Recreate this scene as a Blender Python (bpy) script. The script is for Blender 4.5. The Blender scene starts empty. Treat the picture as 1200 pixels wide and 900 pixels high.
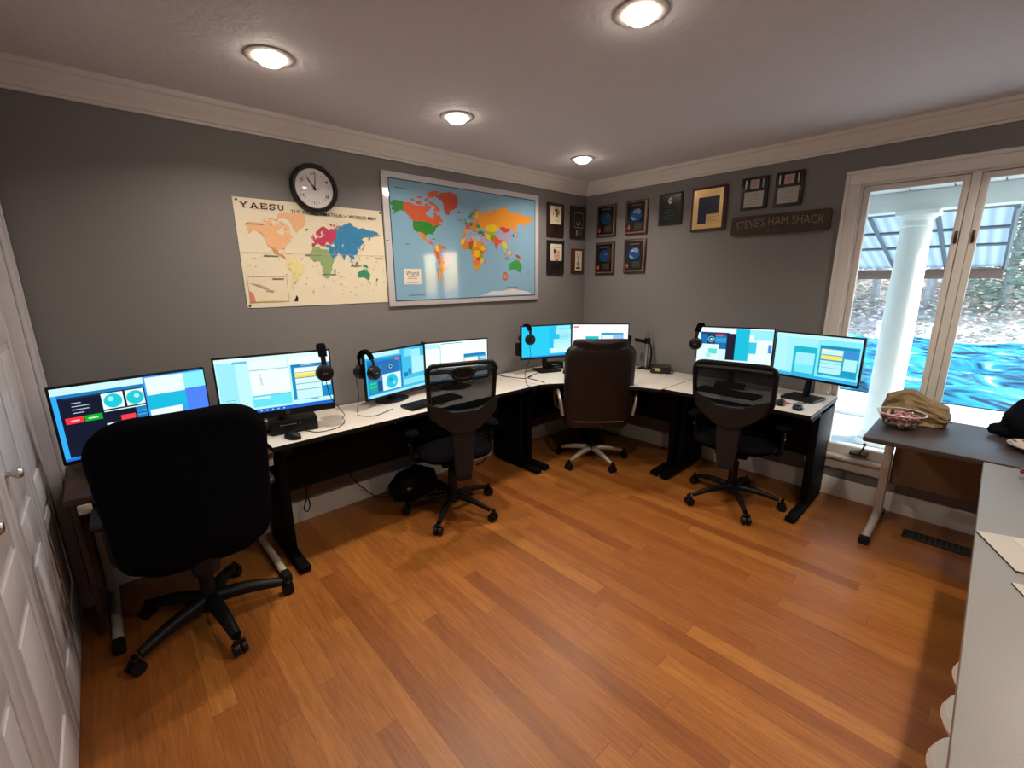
import bpy, bmesh, math, random
from mathutils import Vector, Matrix, noise as mnoise
R = math.radians
PI = math.pi
sc = bpy.context.scene
COL = sc.collection
random.seed(7)

# ------------------------------------------------------------------ colours and materials
def lin(h):
    if isinstance(h, str):
        h = h.lstrip('#'); c = [int(h[i:i+2], 16)/255 for i in (0, 2, 4)]
    else: c = h
    return tuple(x/12.92 if x <= .04045 else ((x+.055)/1.055)**2.4 for x in c) + (1,)
_mats = {}
def mat(name, col, rough=.5, metal=0., var=.12, ns=30., bump=0., spec=.5, coat=0., detail=4):
    """procedural principled material: colour mottled by a noise, optional bump"""
    if name in _mats: return _mats[name]
    m = bpy.data.materials.new(name); m.use_nodes = True
    nt = m.node_tree; b = nt.nodes['Principled BSDF']
    c = lin(col) if isinstance(col, str) else tuple(col)+(1,)
    tc = nt.nodes.new('ShaderNodeTexCoord'); n = nt.nodes.new('ShaderNodeTexNoise')
    n.inputs['Scale'].default_value = ns; n.inputs['Detail'].default_value = detail
    nt.links.new(tc.outputs['Object'], n.inputs['Vector'])
    mx = nt.nodes.new('ShaderNodeMix'); mx.data_type = 'RGBA'
    mx.inputs[6].default_value = tuple(x*(1-var) for x in c[:3])+(1,)
    mx.inputs[7].default_value = tuple(min(1, x*(1+var)) for x in c[:3])+(1,)
    nt.links.new(n.outputs['Fac'], mx.inputs[0]); nt.links.new(mx.outputs[2], b.inputs['Base Color'])
    b.inputs['Roughness'].default_value = rough; b.inputs['Metallic'].default_value = metal
    b.inputs['Specular IOR Level'].default_value = spec; b.inputs['Coat Weight'].default_value = coat
    b.inputs['Coat Roughness'].default_value = .05
    if bump:
        bp = nt.nodes.new('ShaderNodeBump'); bp.inputs['Strength'].default_value = bump; bp.inputs['Distance'].default_value = .01
        nt.links.new(n.outputs['Fac'], bp.inputs['Height']); nt.links.new(bp.outputs['Normal'], b.inputs['Normal'])
    _mats[name] = m; return m
def glow(h, s=1.):
    k = 'glow_%s_%.2f' % (h, s)
    if k in _mats: return _mats[k]
    m = bpy.data.materials.new(k); m.use_nodes = True; b = m.node_tree.nodes['Principled BSDF']
    b.inputs['Base Color'].default_value = (.01, .01, .012, 1); b.inputs['Roughness'].default_value = .35
    b.inputs['Emission Color'].default_value = lin(h); b.inputs['Emission Strength'].default_value = s
    _mats[k] = m; return m
def ink(h, rough=.5, coat=0.):
    return mat('ink_%s_%.2f_%.1f' % (h, rough, coat), h, rough, var=.06, ns=60, coat=coat)
def nodes(name):
    m = bpy.data.materials.new(name); m.use_nodes = True; _mats[name] = m
    nt = m.node_tree; return m, nt, nt.nodes['Principled BSDF']
def N(nt, t, **kw):
    n = nt.nodes.new('ShaderNode'+t)
    for k, v in kw.items():
        if k.startswith('i_'): n.inputs[int(k[2:])].default_value = v
        else: setattr(n, k, v)
    return n

def floor_mat():
    m, nt, b = nodes('oak_strip_floor'); L = nt.links.new
    tc = N(nt, 'TexCoord'); sp = N(nt, 'SeparateXYZ'); L(tc.outputs['Object'], sp.inputs[0])
    def math_(op, a, c=None):
        n = N(nt, 'Math', operation=op)
        for i, v in enumerate((a, c)):
            if v is None: continue
            if isinstance(v, (int, float)): n.inputs[i].default_value = v
            else: L(v, n.inputs[i])
        return n.outputs[0]
    xr = math_('DIVIDE', sp.outputs[0], .081); row = math_('FLOOR', xr)
    w1 = N(nt, 'TexWhiteNoise', noise_dimensions='1D'); L(row, w1.inputs['W'])
    off = math_('MULTIPLY', w1.outputs['Value'], 7.3)
    yl = math_('ADD', math_('DIVIDE', sp.outputs[1], 1.35), off); colm = math_('FLOOR', yl)
    cb = N(nt, 'CombineXYZ'); L(row, cb.inputs[0]); L(colm, cb.inputs[1])
    w2 = N(nt, 'TexWhiteNoise', noise_dimensions='2D'); L(cb.outputs[0], w2.inputs['Vector'])
    rp = N(nt, 'ValToRGB'); e = rp.color_ramp.elements
    e[0].position = 0; e[0].color = (.222, .067, .013, 1); e[1].position = 1; e[1].color = (.375, .145, .030, 1)
    for p, c in ((.25, (.28, .092, .018, 1)), (.55, (.305, .103, .020, 1)), (.85, (.33, .118, .023, 1))):
        k = e.new(p); k.color = c
    L(w2.outputs['Value'], rp.inputs[0])
    mp = N(nt, 'Mapping'); mp.inputs['Scale'].default_value = (38, 2.6, 1); L(tc.outputs['Object'], mp.inputs[0])
    ad = N(nt, 'VectorMath', operation='ADD'); L(mp.outputs[0], ad.inputs[0])
    sc_ = N(nt, 'VectorMath', operation='SCALE'); L(cb.outputs[0], sc_.inputs[0]); sc_.inputs['Scale'].default_value = 3.71; L(sc_.outputs[0], ad.inputs[1])
    g = N(nt, 'TexNoise'); g.inputs['Scale'].default_value = 1.6; g.inputs['Detail'].default_value = 7; g.inputs['Distortion'].default_value = 1.6
    L(ad.outputs[0], g.inputs['Vector'])
    mr = N(nt, 'MapRange'); mr.inputs[1].default_value = .3; mr.inputs[2].default_value = .7; mr.inputs[3].default_value = .74; mr.inputs[4].default_value = 1.16
    L(g.outputs['Fac'], mr.inputs[0])
    mul = N(nt, 'VectorMath', operation='SCALE'); L(rp.outputs[0], mul.inputs[0]); L(mr.outputs[0], mul.inputs['Scale'])
    # seams
    def seam(v, w):
        f = math_('FRACT', v); a = math_('ABSOLUTE', math_('SUBTRACT', f, .5)); return math_('GREATER_THAN', a, .5-w)
    s = math_('MAXIMUM', seam(xr, .008), seam(yl, .0009))
    mx = N(nt, 'Mix', data_type='RGBA'); L(s, mx.inputs[0]); L(mul.outputs[0], mx.inputs[6]); mx.inputs[7].default_value = (.15, .05, .014, 1)
    L(mx.outputs[2], b.inputs['Base Color'])
    b.inputs['Roughness'].default_value = .36
    ru = N(nt, 'MapRange'); ru.inputs[3].default_value = .30; ru.inputs[4].default_value = .46; L(g.outputs['Fac'], ru.inputs[0]); L(ru.outputs[0], b.inputs['Roughness'])
    bp = N(nt, 'Bump'); bp.inputs['Strength'].default_value = .25; bp.inputs['Distance'].default_value = .002
    L(math_('SUBTRACT', g.outputs['Fac'], s), bp.inputs['Height']); L(bp.outputs[0], b.inputs['Normal'])
    return m

def ceiling_mat():
    m, nt, b = nodes('textured_ceiling'); L = nt.links.new
    tc = N(nt, 'TexCoord'); n = N(nt, 'TexNoise'); n.inputs['Scale'].default_value = 9; n.inputs['Detail'].default_value = 6; n.inputs['Distortion'].default_value = 2.5
    L(tc.outputs['Object'], n.inputs['Vector'])
    v = N(nt, 'TexVoronoi'); v.inputs['Scale'].default_value = 5; L(tc.outputs['Object'], v.inputs['Vector'])
    ad = N(nt, 'Math', operation='MULTIPLY_ADD'); L(v.outputs[0], ad.inputs[0]); ad.inputs[1].default_value = .5; L(n.outputs['Fac'], ad.inputs[2])
    bp = N(nt, 'Bump'); bp.inputs['Strength'].default_value = .35; bp.inputs['Distance'].default_value = .012
    L(ad.outputs[0], bp.inputs['Height']); L(bp.outputs[0], b.inputs['Normal'])
    b.inputs['Base Color'].default_value = (.72, .685, .72, 1); b.inputs['Roughness'].default_value = .75
    return m

def glass_mat(name, tint=(1, 1, 1), k=1.):
    m, nt, b = nodes(name); nt.nodes.remove(b); L = nt.links.new
    out = nt.nodes['Material Output']; tr = N(nt, 'BsdfTransparent'); tr.inputs[0].default_value = tint+(1,)
    gl = N(nt, 'BsdfGlossy'); gl.inputs['Roughness'].default_value = .015
    lw = N(nt, 'LayerWeight'); lw.inputs[0].default_value = .5
    pw = N(nt, 'Math', operation='POWER'); L(lw.outputs['Facing'], pw.inputs[0]); pw.inputs[1].default_value = 4.
    mu = N(nt, 'Math', operation='MULTIPLY_ADD'); L(pw.outputs[0], mu.inputs[0]); mu.inputs[1].default_value = .6*k; mu.inputs[2].default_value = .035*k
    mx = N(nt, 'MixShader'); L(mu.outputs[0], mx.inputs[0]); L(tr.outputs[0], mx.inputs[1]); L(gl.outputs[0], mx.inputs[2]); L(mx.outputs[0], out.inputs[0])
    return m

def mesh_mat():
    m, nt, b = nodes('black_net_fabric'); L = nt.links.new
    out = nt.nodes['Material Output']; b.inputs['Base Color'].default_value = (.004, .004, .005, 1); b.inputs['Roughness'].default_value = .8; b.inputs['Specular IOR Level'].default_value = .15
    tc = N(nt, 'TexCoord'); sp = N(nt, 'SeparateXYZ'); L(tc.outputs['Object'], sp.inputs[0])
    hs = []
    for i, s in ((0, 330), (2, 220)):
        mu = N(nt, 'Math', operation='MULTIPLY'); L(sp.outputs[i], mu.inputs[0]); mu.inputs[1].default_value = s
        f = N(nt, 'Math', operation='FRACT'); L(mu.outputs[0], f.inputs[0])
        g = N(nt, 'Math', operation='LESS_THAN'); L(f.outputs[0], g.inputs[0]); g.inputs[1].default_value = .70; hs.append(g.outputs[0])
    mm = N(nt, 'Math', operation='MAXIMUM'); L(hs[0], mm.inputs[0]); L(hs[1], mm.inputs[1])
    tr = N(nt, 'BsdfTransparent'); mx = N(nt, 'MixShader'); L(mm.outputs[0], mx.inputs[0]); L(tr.outputs[0], mx.inputs[1]); L(b.outputs[0], mx.inputs[2]); L(mx.outputs[0], out.inputs[0])
    return m

def wood_mat(name, c0, c1, sx=(3, 30, 30), rough=.4, coat=0.):
    if name in _mats: return _mats[name]
    m, nt, b = nodes(name); L = nt.links.new
    tc = N(nt, 'TexCoord'); mp = N(nt, 'Mapping'); mp.inputs['Scale'].default_value = sx; L(tc.outputs['Object'], mp.inputs[0])
    n = N(nt, 'TexNoise'); n.inputs['Scale'].default_value = 1.5; n.inputs['Detail'].default_value = 6; n.inputs['Distortion'].default_value = 1; L(mp.outputs[0], n.inputs['Vector'])
    rp = N(nt, 'ValToRGB'); rp.color_ramp.elements[0].position = .3; rp.color_ramp.elements[1].position = .7
    rp.color_ramp.elements[0].color = lin(c0); rp.color_ramp.elements[1].color = lin(c1)
    L(n.outputs['Fac'], rp.inputs[0]); L(rp.outputs[0], b.inputs['Base Color']); b.inputs['Roughness'].default_value = rough; b.inputs['Coat Weight'].default_value = coat
    return m

# ------------------------------------------------------------------ mesh builder
class MB:
    def __init__(s): s.bm = bmesh.new(); s.m = []
    def mi(s, m):
        if m not in s.m: s.m.append(m)
        return s.m.index(m)
    def add(s, b, m, mx=None, top=None):
        if mx is not None: bmesh.ops.transform(b, matrix=mx, verts=b.verts)
        k = s.mi(m); kt = s.mi(top) if top else k
        b.normal_update()
        for f in b.faces:
            f.material_index = kt if (top and f.normal.z > .9) else k
            f.smooth = True
        me = bpy.data.meshes.new('t'); b.to_mesh(me); b.free(); s.bm.from_mesh(me); bpy.data.meshes.remove(me)
        return s
    def box(s, c, d, m, rot=None, bev=0., seg=2, top=None):
        b = bmesh.new(); bmesh.ops.create_cube(b, size=1)
        bmesh.ops.scale(b, vec=d, verts=b.verts)
        if bev: bmesh.ops.bevel(b, geom=list(b.edges), offset=min(bev, min(d)*.49), segments=seg, affect='EDGES', profile=.5)
        mx = Matrix.Translation(c)
        if rot: mx = mx @ (Matrix.Rotation(rot[2], 4, 'Z') @ Matrix.Rotation(rot[1], 4, 'Y') @ Matrix.Rotation(rot[0], 4, 'X'))
        return s.add(b, m, mx, top)
    def span(s, a, c, m, bev=0., top=None):
        return s.box([(x+y)/2 for x, y in zip(a, c)], [abs(y-x) for x, y in zip(a, c)], m, bev=bev, top=top)
    def lathe(s, prof, m, mx=None, seg=28):
        b = bmesh.new(); rings = []
        for r, z in prof:
            rings.append([b.verts.new((r*math.cos(2*PI*i/seg), r*math.sin(2*PI*i/seg), z)) for i in range(seg)] if r > 1e-6 else [b.verts.new((0, 0, z))])
        for p, q in zip(rings, rings[1:]):
            for i in range(seg):
                j = (i+1) % seg
                vs = [p[i % len(p)], p[j % len(p)], q[j % len(q)], q[i % len(q)]]
                u = []
                for v in vs:
                    if v not in u: u.append(v)
                if len(u) > 2: b.faces.new(u)
        bmesh.ops.recalc_face_normals(b, faces=b.faces)
        return s.add(b, m, mx)
    def cyl(s, p0, p1, r, m, r1=None, seg=16):
        p0, p1 = Vector(p0), Vector(p1); d = p1-p0; L = d.length
        mx = Matrix.Translation(p0) @ d.to_track_quat('Z', 'Y').to_matrix().to_4x4()
        r1 = r if r1 is None else r1
        return s.lathe([(0, 0), (r, 0), (r1, L), (0, L)], m, mx, seg)
    def tube(s, pts, r, m, seg=8, smooth=0, closed=False, radii=None, flat=1.):
        P = [Vector(p) for p in pts]
        if smooth:
            Q = []; n = len(P)
            rng = range(n) if closed else range(n-1)
            rr = []
            for i in rng:
                a = P[(i-1) % n] if (closed or i > 0) else P[i]; b_ = P[i]; c = P[(i+1) % n]; d = P[(i+2) % n] if (closed or i+2 < n) else P[i+1]
                for k in range(smooth):
                    t = k/smooth
                    Q.append(.5*((2*b_)+(-a+c)*t+(2*a-5*b_+4*c-d)*t*t+(-a+3*b_-3*c+d)*t**3))
                    if radii: rr.append(radii[i]*(1-t)+radii[(i+1) % n]*t)
            if not closed:
                Q.append(P[-1])
                if radii: rr.append(radii[-1])
            P = Q; radii = rr if radii else None
        b = bmesh.new(); n = len(P); rings = []; up = None
        for i in range(n):
            if closed: t = (P[(i+1) % n]-P[i-1]).normalized()
            else: t = (P[min(i+1, n-1)]-P[max(i-1, 0)]).normalized()
            if up is None:
                up = Vector((0, 0, 1)) if abs(t.z) < .9 else Vector((0, 1, 0))
            x = t.cross(up).normalized(); y = x.cross(t).normalized(); up = y
            q = radii[i] if radii else r
            rings.append([b.verts.new(P[i]+q*(math.cos(2*PI*k/seg)*x*flat+math.sin(2*PI*k/seg)*y)) for k in range(seg)])
        for i in range(n if closed else n-1):
            p, q = rings[i], rings[(i+1) % n]
            for k in range(seg): b.faces.new((p[k], p[(k+1) % seg], q[(k+1) % seg], q[k]))
        if not closed:
            b.faces.new(rings[0][::-1]); b.faces.new(rings[-1])
        bmesh.ops.recalc_face_normals(b, faces=b.faces)
        return s.add(b, m)
    def prism(s, poly, y0, y1, m, bev=0., mx=None, fn=None, top=None):
        """polygon in XZ, extruded along Y"""
        b = bmesh.new()
        f = [b.verts.new((x, y0, z)) for x, z in poly]; g = [b.verts.new((x, y1, z)) for x, z in poly]
        n = len(poly); F = b.faces.new(f); b.faces.new(g[::-1])
        for i in range(n): b.faces.new((f[i], g[i], g[(i+1) % n], f[(i+1) % n]))
        bmesh.ops.recalc_face_normals(b, faces=b.faces)
        if bev:
            es = [e for e in b.edges if abs(e.verts[0].co.y-e.verts[1].co.y) < 1e-6]
            bmesh.ops.bevel(b, geom=es, offset=bev, segments=2, affect='EDGES', profile=.5)
        if fn:
            for v in b.verts: v.co = fn(v.co)
        return s.add(b, m, mx, top)
    def hprism(s, poly, z0, z1, m, top=None, bev=0.):
        """polygon in XY, extruded along Z"""
        mx = Matrix(((1, 0, 0, 0), (0, 0, 1, 0), (0, 1, 0, 0), (0, 0, 0, 1)))
        b = bmesh.new(); f = [b.verts.new((x, y, z0)) for x, y in poly]; g = [b.verts.new((x, y, z1)) for x, y in poly]
        n = len(poly); b.faces.new(f[::-1]); b.faces.new(g)
        for i in range(n): b.faces.new((f[i], f[(i+1) % n], g[(i+1) % n], g[i]))
        bmesh.ops.recalc_face_normals(b, faces=b.faces)
        if bev:
            es = [e for e in b.edges if abs(e.verts[0].co.z-e.verts[1].co.z) < 1e-6]
            bmesh.ops.bevel(b, geom=es, offset=bev, segments=2, affect='EDGES', profile=.5)
        return s.add(b, m, None, top)
    def pillow(s, outline, t, m, fn=None, edge=.3, dome=.0, mx=None):
        """rounded slab: outline in XZ (closed list), thickness t along Y; edge = rounding share of the thickness"""
        b = bmesh.new(); n = len(outline); cx = sum(p[0] for p in outline)/n; cz = sum(p[1] for p in outline)/n
        size = max(math.hypot(p[0]-cx, p[1]-cz) for p in outline); e = t*edge/size
        prof = []
        for k in range(7):
            a = PI*k/6; prof.append((1-e+e*math.sin(a), -math.cos(a)*t/2))
        inner = (.85, .7, .5, .3, .12)
        P = [(q*(1-e), -t/2-dome*(1-q*q)) for q in inner[::-1]]+prof+[(q*(1-e), t/2+dome*(1-q*q)) for q in inner]
        rings = [[b.verts.new((cx+(x-cx)*q, y, cz+(z-cz)*q)) for x, z in outline] for q, y in P]
        for p, q in zip(rings, rings[1:]):
            for i in range(n): b.faces.new((p[i], p[(i+1) % n], q[(i+1) % n], q[i]))
        b.faces.new(rings[0][::-1]); b.faces.new(rings[-1])
        if fn:
            for v in b.verts: v.co = fn(v.co)
        bmesh.ops.recalc_face_normals(b, faces=b.faces)
        return s.add(b, m, mx)
    def flat(s, pts, y, m):
        """one flat polygon in XZ at depth y"""
        b = bmesh.new(); f = b.faces.new([b.verts.new((x, y, z)) for x, z in pts]); b.normal_update()
        if f.normal.y > 0: bmesh.ops.reverse_faces(b, faces=[f])
        return s.add(b, m)
    def rect(s, x0, z0, x1, z1, y, m): return s.flat([(x0, z0), (x1, z0), (x1, z1), (x0, z1)], y, m)
    def disc(s, x, z, r, y, m, rz=None, n=24):
        rz = rz or r
        return s.flat([(x+r*math.cos(2*PI*i/n), z+rz*math.sin(2*PI*i/n)) for i in range(n)], y, m)
    def text(s, txt, cx, cz, w, h, y, m, bold=0., fn=None, ext=0., rot=0.):
        """lettering in XZ facing -Y, fitted to width w and height h"""
        cu = bpy.data.curves.new('t', 'FONT'); cu.body = txt; cu.offset = bold; cu.extrude = ext; cu.resolution_u = 3
        ob = bpy.data.objects.new('t', cu); me = bpy.data.meshes.new_from_object(ob)
        b = bmesh.new(); b.from_mesh(me)
        xs = [v.co.x for v in b.verts]; ys = [v.co.y for v in b.verts]
        x0, x1, y0, y1 = min(xs), max(xs), min(ys), max(ys)
        for v in b.verts:
            X = ((v.co.x-x0)/(x1-x0)-.5)*w; Z = ((v.co.y-y0)/(y1-y0)-.5)*h
            X, Z = X*math.cos(rot)-Z*math.sin(rot), X*math.sin(rot)+Z*math.cos(rot)
            v.co = Vector((cx+X, y-v.co.z, cz+Z))
            if fn: v.co = fn(v.co)
        bpy.data.objects.remove(ob); bpy.data.curves.remove(cu); bpy.data.meshes.remove(me)
        return s.add(b, m)
    def build(s, name, parent=None, loc=None, sharp=38):
        me = bpy.data.meshes.new(name); s.bm.to_mesh(me); s.bm.free()
        for m in s.m: me.materials.append(m)
        me.set_sharp_from_angle(angle=R(sharp))
        o = bpy.data.objects.new(name, me); COL.objects.link(o)
        if parent is not None: o.parent = parent
        if loc: o.location = loc
        return o
def thing(name, label, cat, loc=(0, 0, 0), rz=0., group=None, rot=None):
    o = bpy.data.objects.new(name, None); COL.objects.link(o); o.empty_display_size = .05
    o.location = loc; o.rotation_euler = rot or (0, 0, rz)
    return tag(o, label, cat, group)
def tag(o, label, cat, group=None, kind=None):
    if label: o['label'] = label
    if cat: o['category'] = cat
    if group: o['group'] = group
    if kind: o['kind'] = kind
    return o
def struct(mb, name, parent=None):
    o = mb.build(name, parent)
    if parent is None: o['kind'] = 'structure'
    return o
def rrect(w, h, r, cx=0., cz=0., n=5):
    P = []
    for sx, sz, a in ((1, 1, 0), (-1, 1, 90), (-1, -1, 180), (1, -1, 270)):
        for k in range(n+1):
            t = R(a+90*k/n); P.append((cx+sx*(w/2-r)+r*math.cos(t), cz+sz*(h/2-r)+r*math.sin(t)))
    return P
def dense(P, step):
    Q = []
    for (x, z), (u, v) in zip(P, P[1:]+P[:1]):
        k = max(1, int(math.hypot(u-x, v-z)/step))
        Q += [(x+(u-x)*i/k, z+(v-z)*i/k) for i in range(k)]
    return Q

# ------------------------------------------------------------------ shared materials
WALL = mat('grey_wall_paint', (.202, .192, .193), .62, var=.05, ns=160, bump=.06)
TRIM = mat('cream_gloss_trim', (.76, .72, .68), .38, var=.05, ns=14)
DOORW = mat('white_door_paint', (.60, .58, .62), .35, var=.04, ns=12)
BLK = mat('black_plastic', (.005, .005, .006), .45, var=.3, ns=90, spec=.25)
BLKM = mat('black_satin_metal', (.0025, .0025, .0035), .55, var=.3, ns=60, spec=.09)
BLKF = mat('black_cloth_upholstery', (.0035, .0035, .0048), .95, var=.4, ns=240, bump=.15, spec=.03)
GRYP = mat('charcoal_moulded_plastic', (.010, .0115, .015), .36, var=.2, ns=50, spec=.35)
OXB = mat('oxblood_leather', (.0075, .0026, .003), .42, var=.3, ns=70, bump=.25)
CHROME = mat('brushed_steel', (.55, .50, .42), .36, .55, var=.1, ns=40)
SILV = mat('silver_metal', (.55, .54, .52), .32, 1., var=.1, ns=40)
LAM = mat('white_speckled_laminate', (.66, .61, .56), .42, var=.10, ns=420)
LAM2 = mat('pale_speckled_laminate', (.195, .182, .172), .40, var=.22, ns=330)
BROWN = wood_mat('dark_walnut_desk', '#2a1712', '#40251c', (3, 24, 24), .38)
TABLE = mat('dark_brown_laminate', (.045, .032, .028), .34, var=.25, ns=70)
BEIGE = mat('beige_painted_metal', (.46, .40, .33), .42, var=.08, ns=40)
TANP = mat('tan_panel', (.20, .125, .07), .55, var=.12, ns=22)
WHTP = mat('white_plastic', (.66, .62, .58), .45, var=.05, ns=40)
RUB = mat('black_rubber', (.006, .006, .006), .7, var=.2, ns=80, spec=.2)
NET = mesh_mat()
CORD = BLK

# ------------------------------------------------------------------ the room
XL, YF, H = -3.96, -5.0, 2.44
m = MB().span((XL-.12, YF-.12, -.12), (.12, .12, 0), floor_mat()); struct(m, 'floor')
m = MB().span((XL-.12, YF-.12, H), (.12, .12, H+.12), ceiling_mat()); struct(m, 'ceiling')
struct(MB().span((XL-.12, 0, 0), (.12, .12, H), WALL), 'wall_back')
struct(MB().span((XL-.12, YF-.12, 0), (.12, YF, H), WALL), 'wall_front')
DY0, DY1, DZ = -.115, -1.915, 2.02
m = MB().span((XL-.12, DY0, 0), (XL, 0, H), WALL).span((XL-.12, YF, 0), (XL, DY1, H), WALL).span((XL-.12, DY1, DZ), (XL, DY0, H), WALL).span((XL-.16, DY1, 0), (XL-.12, DY0, DZ), WALL)
struct(m, 'wall_left')
WY0, WY1, WZ0, WZ1 = -2.205, -3.245, .30, 2.115
m = MB()
m.span((0, WY0, 0), (.12, 0, H), WALL).span((0, YF, 0), (.12, WY1, H), WALL)
m.span((0, WY1, 0), (.12, WY0, WZ0), WALL).span((0, WY1, WZ1), (.12, WY0, H), WALL)
struct(m, 'wall_right')
# crown moulding: swept profile
CR = [(0, 0), (.012, 0), (.014, .012), (.024, .016), (.026, .026), (.040, .040), (.060, .066), (.070, .084), (.082, .088), (.088, .098), (.088, .11), (0, .11)]
def crown(name, a, b, n):
    bm = bmesh.new(); a, b, n = Vector(a), Vector(b), Vector(n)
    d = (b-a).normalized()
    p = [bm.verts.new(a+n*x+d*x+Vector((0, 0, z))) for x, z in CR]; q = [bm.verts.new(b+n*x-d*x+Vector((0, 0, z))) for x, z in CR]
    k = len(CR)
    for i in range(k): bm.faces.new((p[i], p[(i+1) % k], q[(i+1) % k], q[i]))
    bm.faces.new(p[::-1]); bm.faces.new(q); bmesh.ops.recalc_face_normals(bm, faces=bm.faces)
    struct(MB().add(bm, TRIM), name)
Z0 = H-.11
crown('trim_1', (XL, 0, Z0), (0, 0, Z0), (0, -1, 0)); crown('trim_2', (0, 0, Z0), (0, YF, Z0), (-1, 0, 0)); crown('trim_3', (XL, YF, Z0), (XL, 0, Z0), (1, 0, 0))
BB = [(0, 0), (.015, 0), (.015, .108), (.011, .116), (.011, .124), (.006, .133), (0, .133)]
def base(name, a, b, n):
    bm = bmesh.new(); a, b, n = Vector(a), Vector(b), Vector(n)
    p = [bm.verts.new(a+n*x+Vector((0, 0, z))) for x, z in BB]; q = [bm.verts.new(b+n*x+Vector((0, 0, z))) for x, z in BB]; k = len(BB)
    for i in range(k): bm.faces.new((p[i], p[(i+1) % k], q[(i+1) % k], q[i]))
    bm.faces.new(p[::-1]); bm.faces.new(q); bmesh.ops.recalc_face_normals(bm, faces=bm.faces)
    struct(MB().add(bm, TRIM), name)
base('baseboard_back', (XL, 0, 0), (0, 0, 0), (0, -1, 0)); base('baseboard_right', (0, -.015, 0), (0, YF, 0), (-1, 0, 0))

# window
win = bpy.data.objects.new('window_1', None); COL.objects.link(win); win['kind'] = 'structure'; win['label'] = 'tall white twin casement window looking out to the porch'
GL = glass_mat('window_glass')
m = MB()
for y0, y1 in ((WY0+.085, WY0), (WY1, WY1-.085)): m.span((-.02, y1, WZ0-.09), (0, y0, WZ1), TRIM, .003)
m.span((-.0205, WY1-.0855, WZ1), (0, WY0+.0855, WZ1+.086), TRIM, .003)
for y in (WY0+.072, WY1-.072): m.span((-.028, y-.011, WZ0-.09), (-.018, y+.011, WZ1+.061), TRIM, .003)
m.span((-.0285, WY1-.083, WZ1+.061), (-.018, WY0+.083, WZ1+.083), TRIM, .003)
m.span((-.0185, WY1, WZ0-.09), (0, WY0, WZ0-.013), TRIM, .003).span((-.045, WY1-.095, WZ0-.013), (0, WY0+.095, WZ0+.012), TRIM, .005)
m.build('casing', win)
m = MB()
m.span((0, WY0-.012, WZ0), (.12, WY0, WZ1), TRIM).span((0, WY1, WZ0), (.12, WY1+.012, WZ1), TRIM)
m.span((.0005, WY1+.012, WZ0), (.12, WY0-.012, WZ0+.012), TRIM).span((.0005, WY1+.012, WZ1-.012), (.12, WY0-.012, WZ1), TRIM)
m.build('frame', win)
MID = (WY0+WY1)/2
MB().span((.004, MID-.0195, WZ0+.012), (.10, MID+.0195, WZ1-.012), TRIM, .002).build('mullion', win)
for a, b in ((WY0-.013, MID+.021), (MID-.021, WY1+.013)):
    m = MB(); st = .033; z0, z1 = WZ0+.014, WZ1-.014
    m.span((.018, a-st, z0), (.062, a, z1), TRIM, .004).span((.018, b, z0), (.062, b+st, z1), TRIM, .004)
    m.span((.0185, b+st, z0), (.0615, a-st, z0+.065), TRIM, .003).span((.0185, b+st, z1-.035), (.0615, a-st, z1), TRIM, .003)
    s = m.build('sash', win)
    MB().span((.036, b+st-.004, z0+.061), (.042, a-st+.004, z1-.031), GL).build('glass', s)
BRZ = mat('aged_bronze', (.10, .075, .05), .4, .8)
for y in (MID+.036, MID-.036):
    MB().box((.014, y, 1.76), (.012, .014, .07), BRZ, bev=.004).box((.004, y, 1.775), (.02, .01, .028), BRZ, bev=.003).build('latch', win)
m = MB().box((-.002, -2.43, .345), (.05, .10, .022), BRZ, bev=.006)
m.tube([(-.02, -2.43, .35), (-.045, -2.44, .365), (-.055, -2.455, .40), (-.05, -2.46, .43)], .006, BRZ, smooth=4).lathe([(0, 0), (.01, .004), (.011, .016), (0, .022)], BRZ, Matrix.Translation((-.05, -2.46, .425)), 12)
m.build('crank_handle', win)

# closet door on the left wall
dr = bpy.data.objects.new('door_1', None); COL.objects.link(dr); dr['kind'] = 'structure'; dr['label'] = 'white panelled bifold closet door at the left edge'
m = MB(); x = XL
m.span((XL-.118, -.131, 0), (x+.0005, -.1155, 2.0195), DOORW, .002).span((XL-.118, -1.9145, 0), (x+.0005, -1.90, 2.0195), DOORW, .002)
m.span((x, -.115, 0), (x+.016, -.022, 2.10), DOORW, .004).span((x+.014, -.05, 0), (x+.024, -.032, 2.10), DOORW, .003)
m.span((x, -2.0, 2.02), (x+.016, -.115, 2.10), DOORW, .004).span((x, -2.0, 0), (x+.016, -1.915, 2.02), DOORW, .004)
m.build('casing', dr)
def leaf(y0, y1):
    m = MB(); x0, x1 = XL-.075, XL-.040; st = .075
    m.span((x0, y1, .012), (x1-.006, y0, 2.015), DOORW)
    m.span((x1-.007, y1, .012), (x1, y1+st, 2.015), DOORW, .003).span((x1-.007, y0-st, .012), (x1, y0, 2.015), DOORW, .003)
    for a, b in ((.012, .20), (.66, .80), (1.32, 1.44), (1.90, 2.015)): m.span((x1-.007, y1+st, a), (x1, y0-st, b), DOORW, .003)
    for a, b in ((.20, .66), (.80, 1.32), (1.44, 1.90)): m.span((x1-.008, y1+st+.03, a+.03), (x1-.001, y0-st-.03, b-.03), DOORW, .006)
    return m.build('door_leaf', dr)
ys = [-.133, -.575, -1.016, -1.457, -1.898]
for i in range(4):
    l = leaf(ys[i]-.002, ys[i+1]+.002)
    if i in (1, 2):
        yk = -.965 if i == 1 else ys[3]+.06
        MB().lathe([(0, 0), (.009, 0), (.007, .012), (.016, .02), (.018, .03), (.012, .038), (0, .04)], SILV, Matrix.Translation((XL-.040, yk, .985)) @ Matrix.Rotation(PI/2, 4, 'Y'), 16).build('knob', l)

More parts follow.
